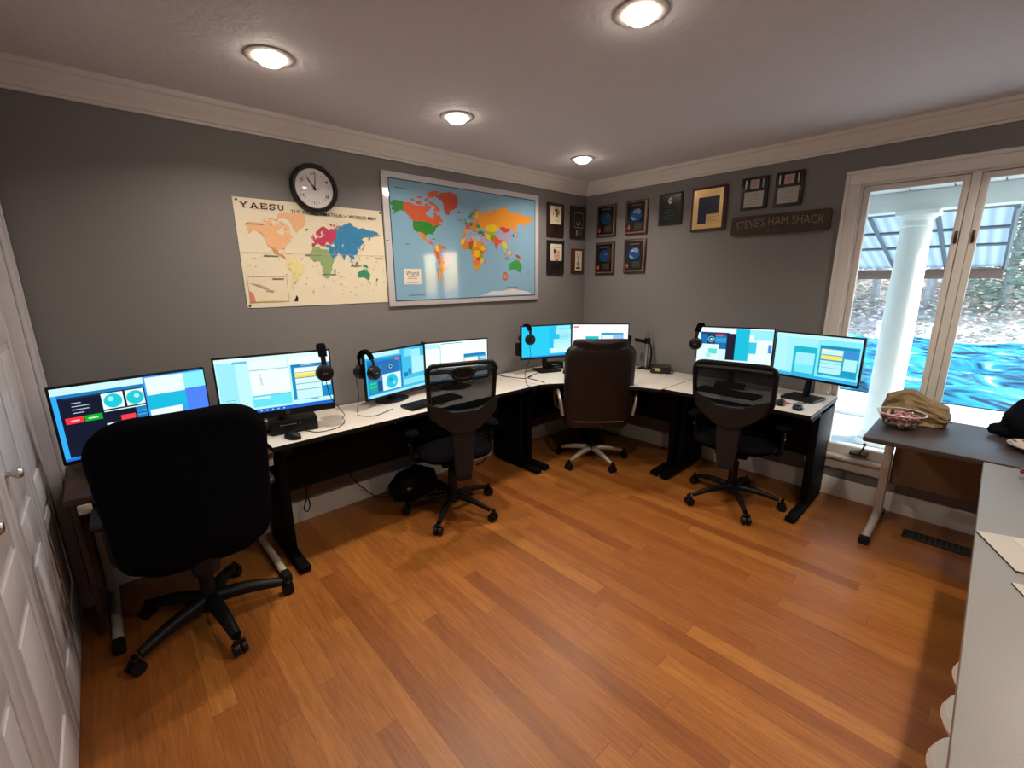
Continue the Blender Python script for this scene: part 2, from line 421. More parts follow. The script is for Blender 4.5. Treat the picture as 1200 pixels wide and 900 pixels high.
# ceiling lights
def lamp(x, y, label, power=10):
    t = thing('ceiling_light', label, 'ceiling light', (x, y, H), 0, 'recessed ceiling lights')
    MB().lathe([(.062, -.001), (.064, -.006), (.080, -.007), (.092, -.004), (.094, 0), (.062, 0)], mat('lamp_trim', (.42, .39, .36), .5), None, 32).build('trim_ring', t)
    MB().lathe([(0, -.036), (.018, -.0345), (.036, -.029), (.050, -.019), (.058, -.008), (.060, -.001), (0, -.001)], lampglow(38), None, 32).build('bulb', t)
    ld = bpy.data.lights.new('lamp_light', 'AREA'); ld.shape = 'DISK'; ld.size = .07; ld.energy = power; ld.color = (1, .865, .715); ld.spread = R(142)
    o = bpy.data.objects.new('lamp_light', ld); COL.objects.link(o); o.parent = t; o.location = (0, 0, -.0365)
def lampglow(p):
    k = 'lamp_glow_%d' % p
    if k in _mats: return _mats[k]
    m, nt, b = nodes(k); b.inputs['Base Color'].default_value = (.8, .8, .8, 1); b.inputs['Emission Color'].default_value = (1, .865, .715, 1); b.inputs['Emission Strength'].default_value = p; return m
LP = 9.9
lamp(-3.03, -.74, 'round recessed ceiling light above the wall clock', LP)
lamp(-2.05, -.68, 'round recessed ceiling light above the blue laminated world map', LP)
lamp(-.80, -.58, 'small round recessed ceiling light nearest the room corner', LP)
lamp(-2.17, -1.92, 'bright round recessed ceiling light in the middle of the ceiling, topmost in the photo', LP)
lamp(-.88, -3.12, 'recessed ceiling light over the white desk', LP)
lamp(-2.1, -3.12, 'recessed ceiling light behind the viewer', LP)
lamp(-3.25, -3.2, 'recessed ceiling light behind the viewer by the closet', LP)

# floor register
t = thing('floor_vent', 'dark slatted floor register under the window table', 'floor vent', (-.285, -2.895, 0), 0)
m = MB(); VM = mat('dark_bronze_vent', (.035, .022, .014), .5, .5)
m.span((-.055, -.15, 0), (.055, .15, .003), mat('vent_shadow', (.004, .004, .004), .9))
for a, b in (((-.055, -.15), (-.043, .15)), ((.043, -.15), (.055, .15)), ((-.043, -.15), (.043, -.138)), ((-.043, .138), (.043, .15))): m.span((*a, 0), (*b, .007), VM, .001)
m.build('frame', t)
m = MB()
for i in range(11): m.box((0, -.125+.025*i, .004), (.086, .009, .005), VM)
m.build('grille', t)

# ------------------------------------------------------------------ desks
def cleg(parent, x, y0, y1, fy, mat_, top, w=.05, axis='y', colw=None):
    """C-leg: deep column, long foot with rounded ends, top bracket. axis = direction of depth"""
    def S(m, a, b, bev):
        if axis == 'y': m.span((x+a[0], a[1], a[2]), (x+b[0], b[1], b[2]), mat_, bev)
        else: m.span((a[1], x+a[0], a[2]), (b[1], x+b[0], b[2]), mat_, bev)
    m = MB()
    S(m, (-w/2, y0, .03), (w/2, y1, top), .008)
    S(m, (-w*.62, fy, .006), (w*.62, y1-.03, .045), .012)
    S(m, (-w*.5, fy+(.06 if fy < y0 else -.06), top-.035), (w*.5, y1-.02, top), .006)
    return m.build('leg', parent)
ZD = .73
EDGE = mat('black_edge_band', (.005, .005, .005), .5, spec=.25)
def desk_rect(name, label, x0, x1, depth, legs, modesty_y, axis):
    t = thing(name, label, 'desk', (0, 0, 0), 0)
    m = MB()
    if axis == 'y': m.hprism([(x0, -.02), (x0, -depth), (x1, -depth), (x1, -.02)], ZD-.028, ZD, EDGE, LAM, .003)
    else: m.hprism([(-.02, x0), (-depth, x0), (-depth, x1), (-.02, x1)], ZD-.028, ZD, EDGE, LAM, .003)
    m.build('desktop', t)
    for l in legs: cleg(t, l, -.40, -.06, -depth-.06 if axis == 'y' else -depth-.0, BLKM, ZD-.028, .05, axis)
    m = MB()
    a, b = sorted((legs[0], legs[-1])); 
    if axis == 'y': m.span((a+.025, modesty_y, .36), (b-.025, modesty_y+.018, ZD-.03), BLKM, .003)
    else: m.span((modesty_y, a+.025, .36), (modesty_y+.018, b-.025, ZD-.03), BLKM, .003)
    m.build('modesty_panel', t)
    return t
dA = desk_rect('desk', 'long white topped desk with black legs under the two wall maps', -3.175, -1.233, .545, (-3.11, -1.285), -.30, 'y')
dB = desk_rect('desk', 'white topped desk with black legs beside the window', -2.265, -1.305, .67, (-2.235, -1.35), -.33, 'x')
for t, pp in ((dA, (-2.60, -.3, .60)),):
    MB().lathe([(0, 0), (.006, 0), (.006, .004), (0, .005)], SILV, Matrix.Translation((-2.37, -.301, .62)) @ Matrix.Rotation(PI/2, 4, 'X'), 12).build('screw_cap', t)
t = thing('corner_desk', 'white topped corner desk with curved front in the room corner', 'desk')
cv = []
P0, P1, P2 = Vector((-1.23, -.545)), Vector((-.90, -.76)), Vector((-.70, -1.30))
P1 = Vector((-.86, -.70))
for i in range(17):
    u = i/16; q = P0*(1-u)**2+P1*2*u*(1-u)+P2*u*u; cv.append((q.x, q.y))
MB().hprism([(-1.23, -.02)]+cv+[(-.02, -1.30), (-.02, -.02)], ZD-.028, ZD, EDGE, LAM, .003).build('desktop', t)
cleg(t, -1.19, -.40, -.06, -.60, BLKM, ZD-.028, .05, 'y'); cleg(t, -1.262, -.40, -.06, -.66, BLKM, ZD-.028, .05, 'x')
m = MB().span((-1.165, -.33, .36), (-.36, -.312, ZD-.03), BLKM, .003).span((-.33, -1.237, .36), (-.312, -.36, ZD-.03), BLKM, .003)
m.box((-.34, -.34, .545), (.10, .02, .34), BLKM, (0, 0, R(-45)))
m.build('modesty_panel', t)
m = MB().span((-.34, -.34, 0), (-.28, -.28, ZD-.028), BLKM, .006); m.build('leg', t)

# brown desk, station one
t = thing('brown_desk', 'dark brown wooden desk with pale metal legs beside the closet door', 'desk')
MB().hprism([(-3.935, -.03), (-3.935, -.555), (-3.182, -.575), (-3.182, -.03)], .685, .715, BROWN, None, .004).build('desktop', t)
MB().span((-3.925, -.50, .06), (-3.905, -.06, .685), BROWN, .003).build('side_panel', t)
for x in (-3.88, -3.205):
    m = MB().span((x-.02, -.14, .03), (x+.02, -.09, .685), BEIGE, .006).span((x-.022, -.56, .64), (x+.022, -.06, .683), BEIGE, .006)
    m.tube([(x, -.08, .03), (x, -.30, .034), (x, -.56, .026)], .02, BEIGE, 10, smooth=3)
    l = m.build('leg', t)
    MB().box((x, -.585, .025), (.046, .07, .05), RUB, bev=.012).build('end_cap', l)
MB().span((-3.88, -.125, .50), (-3.205, -.107, .60), BROWN, .003).build('crossbar', t)

# window table
t = thing('side_table', 'dark topped table with beige T leg standing before the window', 'table')
ZT = .70
MB().hprism(rrect(.68, 1.45, .015, -.44, -3.262, 3), ZT-.026, ZT, TABLE, None, .003).build('tabletop', t)
for y in (-2.605, -3.92):
    m = MB().span((-.245, y-.022, .03), (-.195, y+.022, ZT-.026), BEIGE, .008)
    m.tube([(-.10, y, .03), (-.22, y, .05), (-.42, y, .038), (-.585, y, .026)], .022, BEIGE, 10, smooth=4)
    m.span((-.66, y-.015, ZT-.052), (-.14, y+.015, ZT-.026), BEIGE, .004)
    l = m.build('leg', t)
    MB().box((-.60, y, .024), (.045, .05, .046), RUB, bev=.008).build('end_cap', l); MB().box((-.09, y, .02), (.04, .05, .04), RUB, bev=.008).build('end_cap', l)
MB().span((-.20, -3.90, .27), (-.182, -2.63, ZT-.03), TANP, .003).build('modesty_panel', t)

# white desk in the foreground
t = thing('white_desk', 'long pale speckled desk along the right edge in the foreground', 'desk')
ZW = .712
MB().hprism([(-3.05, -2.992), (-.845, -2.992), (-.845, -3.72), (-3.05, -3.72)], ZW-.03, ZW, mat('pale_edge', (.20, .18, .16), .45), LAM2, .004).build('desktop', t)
for x in (-.95, -2.97):
    m = MB().span((x-.02, -3.42, .03), (x+.02, -3.36, ZW-.03), BLKM, .006).span((x-.03, -3.68, 0), (x+.03, -3.09, .04), BLKM, .012).span((x-.02, -3.66, ZW-.06), (x+.02, -3.06, ZW-.03), BLKM, .005)
    m.build('leg', t)
for i, (x, lab) in enumerate(((-2.06, 'round white stool tucked under the pale desk, farthest of the three'), (-2.245, 'round white stool tucked under the pale desk, middle of the three'), (-2.43, 'round white stool tucked under the pale desk, nearest the viewer'))):
    y = -3.134+.012*i
    t = thing('stool', lab, 'stool', (x, y, 0), 0, 'white stools under the pale desk')
    MB().lathe([(0, .40), (.105, .40), (.125, .408), (.132, .425), (.125, .445), (.105, .452), (0, .454)], WHTP, None, 36).build('seat', t)
    for k in range(4):
        a = PI/4+k*PI/2
        MB().cyl((.075*math.cos(a), .075*math.sin(a), .405), (.105*math.cos(a), .105*math.sin(a), 0), .013, WHTP, .010, 10).build('leg', t)

# ------------------------------------------------------------------ monitors
def screen_content(m, w, h, y, items):
    for k, it in enumerate(items):
        yy = y-.00025*(k+1)
        if it[0] == 'c': _, u, v, r, c, s = it; m.disc((u-.5)*w, (v-.5)*h, r*h, yy, glow(c, s))
        else:
            u0, v0, u1, v1, c = it[:5]; s = it[5] if len(it) > 5 else 1.
            m.rect((u0-.5)*w, (v0-.5)*h, (u1-.5)*w, (v1-.5)*h, yy, glow(c, s))
def monitor(label, loc, yaw, w, h, items, chin=.018, stand=None, extras=None):
    """screen centre at loc; local -Y faces the viewer; stand = (dx, dy, kind, zdesk)"""
    t = thing('monitor', label, 'monitor', loc, R(yaw), 'desk monitors')
    m = MB(); bz = .009
    m.box((0, .006, 0), (w, .022, h), BLK, bev=.004)
    m.box((0, .026, .0), (w*.62, .034, h*.62), BLK, bev=.014)
    hs = m.build('housing', t)
    m = MB(); sw, sh = w-2*bz, h-bz-chin
    m.rect(-sw/2, -sh/2, sw/2, sh/2, 0, glow('#0a0f18', .3)); screen_content(m, sw, sh, 0, items)
    o = m.build('screen', t); o.location = (0, -.0056, (chin-bz)/2)
    if stand:
        dx, dy, kind, zd = stand; zb = zd-loc[2]
        if kind == 'arm': pass
        else:
            m = MB(); m.box((dx*.3, .055, -h*.18), (.09, .03, h*.30), BLK, bev=.008)
            m.tube([(dx*.3, .06, -h*.1), (dx*.7, .07+dy*.4, -h*.45), (dx, .065+dy, zb+.012)], .024, BLK, 10, smooth=4); m.build('stand_neck', t)
            m = MB()
            if kind == 'box': m.box((dx, .03+dy, zb+.009), (.21, .19, .018), BLK, bev=.007)
            else: m.lathe([(0, 0), (.105, 0), (.112, .006), (.10, .012), (.03, .02), (0, .021)], BLK, Matrix.Translation((dx, .05+dy, zb)) @ Matrix.Diagonal((1.15, .85, 1, 1)), 36)
            m.build('stand_base', t)
    return t
def strips(u0, u1, v0, v1, n, c, th=.012, s=1., seed=0):
    rnd = random.Random(seed); out = []
    for i in range(n):
        v = v1-(v1-v0)*(i+.5)/n; L = rnd.uniform(.4, .95); out.append((u0, v-th/2, u0+(u1-u0)*L, v+th/2, c, s))
    return out
W1 = '#f0ffff'
M1 = [(0, 0, 1, 1, '#2fb4ff'), (.03, .035, .56, .93, '#0c1530', .9), (0, .905, .56, 1, '#d2fbff'), (.03, .86, .56, .905, '#177fc0'), (.055, .84, .30, .85, '#1e3a66'),
      (.28, .62, .415, .845, W1), ('c', .348, .73, .10, '#16cfdd', 1.), ('c', .335, .76, .035, '#9ff6ff', 1.), (.43, .62, .55, .845, W1), ('c', .49, .73, .10, '#16cfdd', 1.), ('c', .50, .75, .03, '#b8fbff', 1.),
      (.05, .50, .155, .585, '#ff3540'), (.16, .50, .265, .585, '#0fae2c'), (.08, .53, .13, .55, '#ffc0c0'), (.18, .53, .24, .55, '#b7ffc0'),
      (.28, .585, .55, .60, '#dff'.replace('dff', 'ddffff')), (.375, .43, .47, .50, '#ff4048'), (.48, .40, .55, .585, '#1a7fc0'), (.485, .46, .545, .47, '#66c8ff'), (.485, .52, .545, .53, '#66c8ff'),
      (.28, .18, .47, .42, W1), ('c', .375, .28, .115, '#17cfd8', 1.), ('c', .39, .31, .04, '#c0ffff', 1.)] + strips(.10, .22, .62, .80, 4, '#c8d8f0', .010, .9, 1) + [
      (.56, .0, 1, 1, '#38a2ff'), (.57, .72, .84, .985, W1), (.84, .74, 1, .985, '#8af4ff'), (.57, .49, .84, .72, '#0fc0e6'), (.57, .27, .80, .50, W1), (.84, .12, 1, .74, '#4f86ff'), (.57, .05, .84, .27, '#1fb4f0'), (.0, 0, 1, .035, '#1a70d8')]
M2 = [(0, 0, 1, 1, '#c4fbff'), (0, .93, 1, 1, '#e4ffff'), (.01, .10, .16, .93, '#a2f3ff'), (.16, .10, .26, .93, '#c6fcff'), (.14, .90, .26, .94, '#5cc9e8'), (.05, .22, .13, .23, '#88a8b0'), (.05, .27, .13, .28, '#88a8b0'),
      (.27, .78, .60, .93, W1), (.27, .30, .61, .76, '#f6ffff'), (.27, .755, .61, .765, '#8fc0cc'), (.355, .50, .36, .70, '#a8c0c8'), (.365, .48, .37, .62, '#a8c0c8'), (.27, .10, .61, .30, '#6aeafc'), (.28, .24, .42, .28, '#d8ffff'), (.27, .295, .61, .31, '#35cde6'),
      (.615, .80, 1, .94, '#f4ffff'), (.63, .10, 1.0, .80, '#128fca'), (.64, .76, .98, .79, '#0f78b8'), (.72, .77, .86, .78, '#bfefff'), (.66, .65, .90, .735, W1), (.66, .555, .90, .63, '#ffe94a'), (.66, .615, .90, .64, '#fff9c0'), (.66, .44, .90, .54, '#dcffff'), (.66, .33, .90, .43, '#d8fdff'), (.66, .15, .90, .32, '#d0fbff'), (.66, .435, .90, .44, '#607880'), (.66, .325, .90, .33, '#607880'), (.66, .545, .90, .55, '#607880'),
      (.91, .36, .99, .72, '#d8fbff'), (.91, .22, .99, .34, '#118fce'), (.63, .10, 1, .145, '#cfffff'), (.78, .12, .86, .14, '#60b0c0'), (0, 0, 1, .065, '#1567d0')] + [(.27+.05*i, .02, .285+.05*i, .045, '#a8e0ff') for i in range(6)]
M3 = [(0, 0, 1, 1, '#35bff0'), (0, .90, .55, 1, '#bdf6ff'), (.02, .07, .55, .86, '#1687cc'), (.03, .62, .20, .80, '#0f6db4'), (.48, .80, .20, .72, '#0f6db4'), (.46, .77, .53, .82, '#ff5560'), (.24, .50, .52, .76, '#1272bb'), ('c', .38, .64, .075, '#0b3f78', 1.), ('c', .38, .64, .05, '#9fe8ff', 1.), ('c', .38, .64, .035, '#0b3f78', 1.),
      (.24, .10, .54, .48, '#dffcff'), ('c', .39, .29, .17, '#18c8e8', 1.), ('c', .37, .33, .06, '#0fa4d0', 1.), ('c', .42, .25, .05, '#7fe8f8', 1.), (.03, .12, .15, .36, '#0ea8a0'), (.04, .30, .14, .34, '#18d8a0'), (.04, .22, .14, .26, '#18d8a0'), (.16, .12, .23, .36, '#0d4f88'), (.18, .43, .22, .46, '#ff4040'), (.545, .07, .565, .86, '#0c6aae'),
      (.58, .10, 1, .95, '#3cc4f2'), (.62, .80, .74, .98, '#84e4fa'), (.74, .70, .90, .95, '#a4f0ff'), (.74, .36, 1.0, .76, '#b4f6ff'), (.60, .32, .66, .42, '#1070b0'), (.67, .36, .72, .50, '#1280bf'), (.58, .12, .98, .26, '#86e8fb'), (.02, 0, 1, .06, '#9cecff')]
M4 = [(0, 0, 1, 1, W1, 1.1), (0, .86, .22, .98, '#bff8ff'), (.24, .45, .56, .96, '#ffffff', 1.1), (.24, .955, .58, .975, '#38b8d8'), (.26, .43, .58, .45, '#48b4cc'), (.22, .45, .24, .93, '#b0eef8'), (.60, .15, .97, .66, '#1d9fd4'), (.61, .60, .96, .64, '#0f78b8'), (.61, .42, .84, .56, '#fff8e8'), (.61, .28, .84, .40, '#fff2d0'), (.61, .17, .84, .26, '#eaffff'), (.86, .50, .96, .55, '#bfe8ff'), (.86, .42, .96, .47, '#bfe8ff'), (.86, .18, .96, .38, '#d8fbff'), (0, 0, 1, .05, '#38a8e0')]
M5 = [(0, 0, 1, 1, '#17c4f4'), (.0, .0, .55, 1, '#1fd2fa'), (.70, .86, .98, .985, '#9af2ff'), (.68, .72, 1, .86, '#b2f6ff'), (.76, .56, 1, .72, '#98f0ff'), (.64, .42, 1, .56, '#aef6ff'), (.64, .26, 1, .42, '#c0faff'), (.56, .10, 1, .26, '#cffcff'), (0, 0, 1, .04, '#1b8ae0')] + [(.72, .55+.07*i, .95, .56+.07*i, '#5fc8e8') for i in range(6)]
M6 = [(0, 0, 1, 1, '#fbfdff', 1.15), (.02, .90, .12, .95, '#ff5a78'), (.24, .40, .48, .62, '#12c8d2'), (.52, .35, .92, .74, '#2c9ed0'), (.53, .40, .74, .66, '#eef8ff'), (.76, .40, .91, .68, '#9cc8f0'), (.93, .78, .96, .81, '#ff8ea0'), (0, 0, 1, .05, '#2890e0')]
M7 = [(0, 0, 1, 1, '#e8ffff'), (.02, .88, .53, .985, '#f2ffff'), (.04, .40, .42, .88, '#0f6fb4'), (.05, .82, .44, .87, '#0a3a6a'), (.14, .56, .24, .82, '#082a50'), ('c', .19, .69, .085, '#5fc8f0', 1.), ('c', .19, .69, .06, '#0a2a50', 1.), ('c', .19, .69, .025, '#f0ffff', 1.), (.25, .78, .35, .83, '#ff4a44'), (.25, .60, .40, .76, '#128fca'), (.25, .70, .40, .71, '#6ad0f0'), (.25, .64, .40, .65, '#6ad0f0'),
      (.40, .16, .53, .86, '#101a33'), (.03, .06, .30, .56, '#eaffff'), (.16, .30, .28, .44, '#58e8d8'), (.13, .20, .20, .32, '#a8f4f0'), (.30, .06, .40, .44, '#d8faff'), (.52, .16, .70, .99, '#12c4e4'), (.70, .70, 1, .97, '#9cf4ff'), (.70, .66, .76, .86, '#f0ffff'), (.80, .40, .99, .72, W1), (.74, .18, .99, .40, W1), (.70, .36, .80, .66, '#38d0ee'), (.95, .40, .99, .62, '#4890e0'), (.0, .0, 1, .12, '#f4ffff')]
M8 = [(0, 0, 1, 1, '#8af0ff'), (0, .92, 1, 1, '#c0fbff'), (.01, .10, .16, .92, '#b4f8ff'), (.16, .10, .52, .92, '#a6f6ff'), (.24, .06, .52, .72, '#10bcd4'), (.27, .10, .50, .58, '#a4f4ff'), (.27, .10, .50, .30, '#7cecfc'), (.55, .12, .98, .80, '#12a8cc'), (.56, .74, .97, .78, '#0f8cbc'), (.57, .60, .81, .72, '#c8fbff'), (.57, .49, .81, .58, '#ffec6c'), (.57, .66, .81, .69, '#fff6b0'), (.57, .17, .81, .46, '#b8f8ff'), (.57, .40, .81, .407, '#5c8890'), (.57, .30, .81, .307, '#5c8890'), (.82, .56, .97, .72, '#3c94dc'), (.83, .28, .97, .54, '#b8f8ff'), (.81, .17, .98, .27, '#0fa0cc'), (0, 0, 1, .07, '#38b4f0')]
mon1 = monitor('wide monitor on the brown desk showing a dark navy program window', (-3.646, -.306, .965), 8.1, .56, .34, M1, stand=(0, 0, 'box', .715))
mon2 = monitor('monitor with deep lower bezel and yellow bar on screen, left end of the white desk', (-3.068, -.368, 1.006), -10.5, .555, .345, M2, chin=.040, stand=(.0, .13, 'box', ZD))
t = thing('dock_box', 'low black box with silver line under the monitor with the deep lower bezel', 'electronics box', (-3.005, -.325, ZD), R(-10))
MB().box((0, 0, .041), (.24, .13, .078), BLK, bev=.008).build('case', t); m = MB(); m.rect(-.07, .052, .01, .056, -.0656, SILV); m.disc(.03, .054, .004, -.0656, SILV); m.build('trim_line', t)
for a in ((-.09, -.045), (.09, -.045), (-.09, .045), (.09, .045)): MB().lathe([(0, 0), (.01, 0), (.009, .003), (0, .003)], RUB, Matrix.Translation((a[0], a[1], 0)), 12).build('foot', t)
HPM = mat('logo_grey', '#7a8088', .4)
m = MB(); m.bm.verts.ensure_lookup_table()
m.tube([(.010*math.cos(2*PI*i/20), 0, .010*math.sin(2*PI*i/20)) for i in range(20)], .0012, HPM, 6, closed=True); m.text('hp', 0, 0, .010, .011, -.001, HPM)
o = m.build('maker_logo', mon2); o.location = (.03, -.006, -.152)
mon3 = monitor('monitor showing a round cyan dial, with headphones on its left corner', (-2.258, -.171, .937), 12.3, .54, .32, M3, stand=(-.02, 0, 'round', ZD))
mon4 = monitor('monitor with a mostly white screen behind the mesh chair with the slotted back', (-1.762, -.191, .945), -10.3, .53, .32, M4, stand=(0, 0, 'round', ZD))
mon5 = monitor('monitor with a plain cyan desktop in the room corner', (-.815, -.235, 1.002), -21.1, .50, .30, M5, stand=(.02, 0, 'box', ZD))
m = MB().box((-.235, .055, -.06), (.075, .05, .115), BLK, bev=.006); m.box((-.11, .06, -.02), (.22, .012, .03), BLK); m.build('rear_box', mon5)
mon6 = monitor('white screened monitor partly hidden by the oxblood leather chair', (-.418, -.522, 1.003), -49.3, .51, .30, M6)
m = MB().box((.26, .05, -.0), (.05, .05, .08), BLK, bev=.006); m.box((.13, .055, 0), (.26, .012, .03), BLK); m.build('rear_box', mon6)
mon7 = monitor('monitor behind the window side mesh chair, its left edge hung with headphones', (-.268, -1.627, 1.032), -73.2, .52, .31, M7, stand=(0, 0, 'box', ZD))
mon8 = monitor('pale cyan monitor overhanging the desk end in front of the window', (-.321, -2.164, 1.028), -101.1, .525, .31, M8, stand=(-.06, .02, 'box', ZD))
# small webcam style bump between the monitors is part of monitor three
MB().box((.255, 0, .166), (.03, .02, .012), BLK, bev=.004).build('webcam', mon3)

# ------------------------------------------------------------------ headphones
def headphones(label, cup_front, cup_back, top, out, cord=None):
    """band arches over the monitor edge; cups hang at the two given points; out = facing direction of the front cup"""
    A, B, T = Vector(cup_front), Vector(cup_back), Vector(top)
    t = thing('headphones', label, 'headphones', tuple(A), 0, 'headphones hung on monitors')
    a, b, c = Vector((0, 0, 0)), B-A, T-A
    n = Vector(out).normalized()
    mid = b/2
    pts = []
    for k in range(13):
        u = PI*k/12
        hz = max(c.z-.035, .05)
        q = mid+(a-mid)*math.cos(u)+Vector((0, 0, .035+hz*math.sin(u)))
        off = Vector((c.x-mid.x, c.y-mid.y, 0))*math.sin(u); pts.append(q+off)
    HB = mat('headphone_black', (.006, .006, .007), .35, var=.3, ns=60)
    wd = Vector((0, 0, 1)).cross(b.normalized()).normalized()
    def band(m, P, w, th, mt):
        bb = bmesh.new(); rg = []
        for i, p in enumerate(P):
            tg = (P[min(i+1, len(P)-1)]-P[max(i-1, 0)]).normalized(); nn = tg.cross(wd).normalized()
            rg.append([bb.verts.new(p+wd*x*w/2+nn*y*th/2) for x, y in ((-1, -.4), (-.7, -1), (.7, -1), (1, -.4), (1, .4), (.7, 1), (-.7, 1), (-1, .4))])
        for p, q in zip(rg, rg[1:]):
            for k in range(8): bb.faces.new((p[k], p[(k+1) % 8], q[(k+1) % 8], q[k]))
        bb.faces.new(rg[0]); bb.faces.new(rg[-1][::-1]); bmesh.ops.recalc_face_normals(bb, faces=bb.faces); m.add(bb, mt)
    m = MB(); band(m, pts, .026, .008, HB); band(m, pts[2:11], .044, .017, BLKF); m.build('headband', t)
    for p, s in ((a, 1), (b, -1)):
        d = n*s if s == 1 else (-n)
        mx = Matrix.Translation(p) @ d.to_track_quat('Z', 'Y').to_matrix().to_4x4()
        m = MB(); m.lathe([(0, -.030), (.034, -.030), (.046, -.022), (.047, -.006), (.043, .0), (.046, .006), (.042, .015), (.028, .020), (0, .021)], HB, mx, 28)
        m.tube([p+Vector((0, 0, .036)), p+Vector((0, 0, .062))], .007, HB, 8)
        cu = m.build('ear_cup', t)
        if s == 1:
            MB().add_disc(mx).build('badge', cu)
    if cord:
        m = MB(); m.tube([Vector(q)-A for q in cord], .0022, CORD, 6, smooth=6); m.build('cord', t)
    return t
def _ad(s, mx):
    LG = mat('logo_grey', '#7a8088', .4)
    b = bmesh.new(); bmesh.ops.create_cube(b, size=1); bmesh.ops.scale(b, vec=(.022, .0045, .001), verts=b.verts); bmesh.ops.translate(b, vec=(0, 0, .0212), verts=b.verts)
    return s.add(b, LG, mx)
MB.add_disc = _ad
zc = ZD+.003
headphones('black headphones hung on the right side of the monitor with the deep lower bezel', (-2.850, -.465, 1.055), (-2.815, -.33, 1.055), (-2.838, -.41, 1.205), (-.2, -1, 0), [(-2.845, -.452, 1.01), (-2.82, -.44, .90), (-2.75, -.42, .79), (-2.715, -.30, zc), (-2.745, -.40, zc), (-2.82, -.475, zc), (-2.92, -.475, zc), (-2.965, -.40, zc)])
headphones('black headphones hung on the left corner of the monitor with the round dial', (-2.475, -.280, .972), (-2.528, -.178, .975), (-2.506, -.225, 1.112), (.35, -1, 0), [(-2.555, -.17, .95), (-2.555, -.19, .82), (-2.60, -.25, zc), (-2.625, -.34, zc), (-2.56, -.41, zc), (-2.45, -.37, zc), (-2.40, -.345, zc)])
headphones('black headphones hung on the cyan monitor in the room corner', (-.995, -.215, 1.035), (-.972, -.098, 1.035), (-.99, -.16, 1.160), (-.15, -1, 0), [(-1.005, -.20, 1.02), (-1.0, -.22, .90), (-1.03, -.20, .79), (-1.09, -.24, zc), (-1.20, -.36, zc), (-1.31, -.49, zc), (-1.325, -.541, zc)])
headphones('black headphones hung on the left edge of the monitor behind the window side mesh chair', (-.375, -1.385, 1.050), (-.265, -1.375, 1.05), (-.325, -1.395, 1.200), (-1, -.25, 0))

# ------------------------------------------------------------------ office chairs
def chair_base(t, r, legm, casm, a0=90., zleg=.085, hub=.05, thick=.02):
    for k in range(5):
        a = R(a0+72*k); c, s = math.cos(a), math.sin(a)
        m = MB(); m.tube([(hub*.5*c, hub*.5*s, .115), (r*.5*c, r*.5*s, .105), (r*.93*c, r*.93*s, zleg-.012)], .02, legm, 10, smooth=4, radii=[thick*1.35, thick*1.15, thick*.8])
        m.build('base_leg', t)
        m = MB(); p = Vector((r*c, r*s, 0)); tx = Vector((-s, c, 0))
        m.cyl(p+Vector((0, 0, .05)), p+Vector((0, 0, zleg)), .009, BLKM, seg=10)
        m.tube([p+tx*.02+Vector((0, 0, .058)), p+Vector((0, 0, .066)), p-tx*.02+Vector((0, 0, .058))], .011, casm, 8)
        for q in (.016, -.016):
            m.cyl(p+tx*(q-.009)+Vector((0, 0, .027)), p+tx*(q+.009)+Vector((0, 0, .027)), .027, casm, seg=20)
        m.build('caster', t)
    m = MB(); m.lathe([(0, .07), (hub*.8, .07), (hub, .09), (hub, .125), (hub*.6, .14), (.03, .15), (.03, .30), (.022, .30), (.022, .40), (0, .40)], legm if legm is not CHROME else BLKM, None, 24); m.build('gas_column', t)
    m = MB(); m.box((0, -.02, .40), (.20, .26, .045), BLKM, bev=.012); m.tube([(.08, .05, .39), (.20, .07, .385), (.245, .08, .38)], .007, BLKM, 8, smooth=3); m.build('tilt_mechanism', t)
def seat(t, w, d, z, th, m_, round_=.12):
    out = dense(rrect(w, d, round_, 0, 0, 6), .05)
    mb = MB()
    mx = Matrix(((1, 0, 0, 0), (0, 0, 1, 0), (0, 1, 0, z), (0, 0, 0, 1)))
    def fn(c): return Vector((c.x, c.y-.03*max(0, c.z/d*2-.5)**2+.04*(c.x/w)**2, c.z))
    mb.pillow(out, th, m_, fn, .9, .012, mx); return mb.build('seat', t)
def lean(y0, tilt, z0, curve=0.):
    def fn(c):
        return Vector((c.x, c.y+y0-(c.z-z0)*math.tan(tilt)+curve*c.x*c.x, c.z))
    return fn

# chair one: big black cloth task chair
t = thing('office_chair', 'large black high backed office chair in the left foreground', 'office chair', (-3.545, -.64, 0), R(-2), 'wheeled office chairs')
chair_base(t, .32, BLK, BLK, -8, .085, .055, .026)
seat(t, .54, .50, .47, .10, BLKF)
out = []
for x, z in dense(rrect(.555, .665, .15, 0, .752, 7), .05):
    out.append((x*(1+.06*(z-.765)/.33), z))
MB().pillow(out, .085, BLKF, lean(-.235, R(5), .45, .42), .85, .014).build('backrest', t)
MB().tube([(0, -.05, .40), (0, -.20, .375), (0, -.245, .42), (0, -.25, .50)], .02, BLK, 10, smooth=4, radii=[.03, .028, .026, .022], flat=1.8).build('back_bracket', t)
for s in (-1, 1):
    m = MB().tube([(s*.20, 0, .41), (s*.275, .0, .42), (s*.285, -.01, .52), (s*.285, .0, .63)], .016, BLK, 10, smooth=4, flat=1.5)
    m.build('arm_support', t)
    MB().pillow(rrect(.075, .27, .035, s*.285, .02, 4), .035, BLK, None, .8, .003, Matrix(((1, 0, 0, 0), (0, 0, 1, 0), (0, 1, 0, .64), (0, 0, 0, 1)))).build('armrest', t)

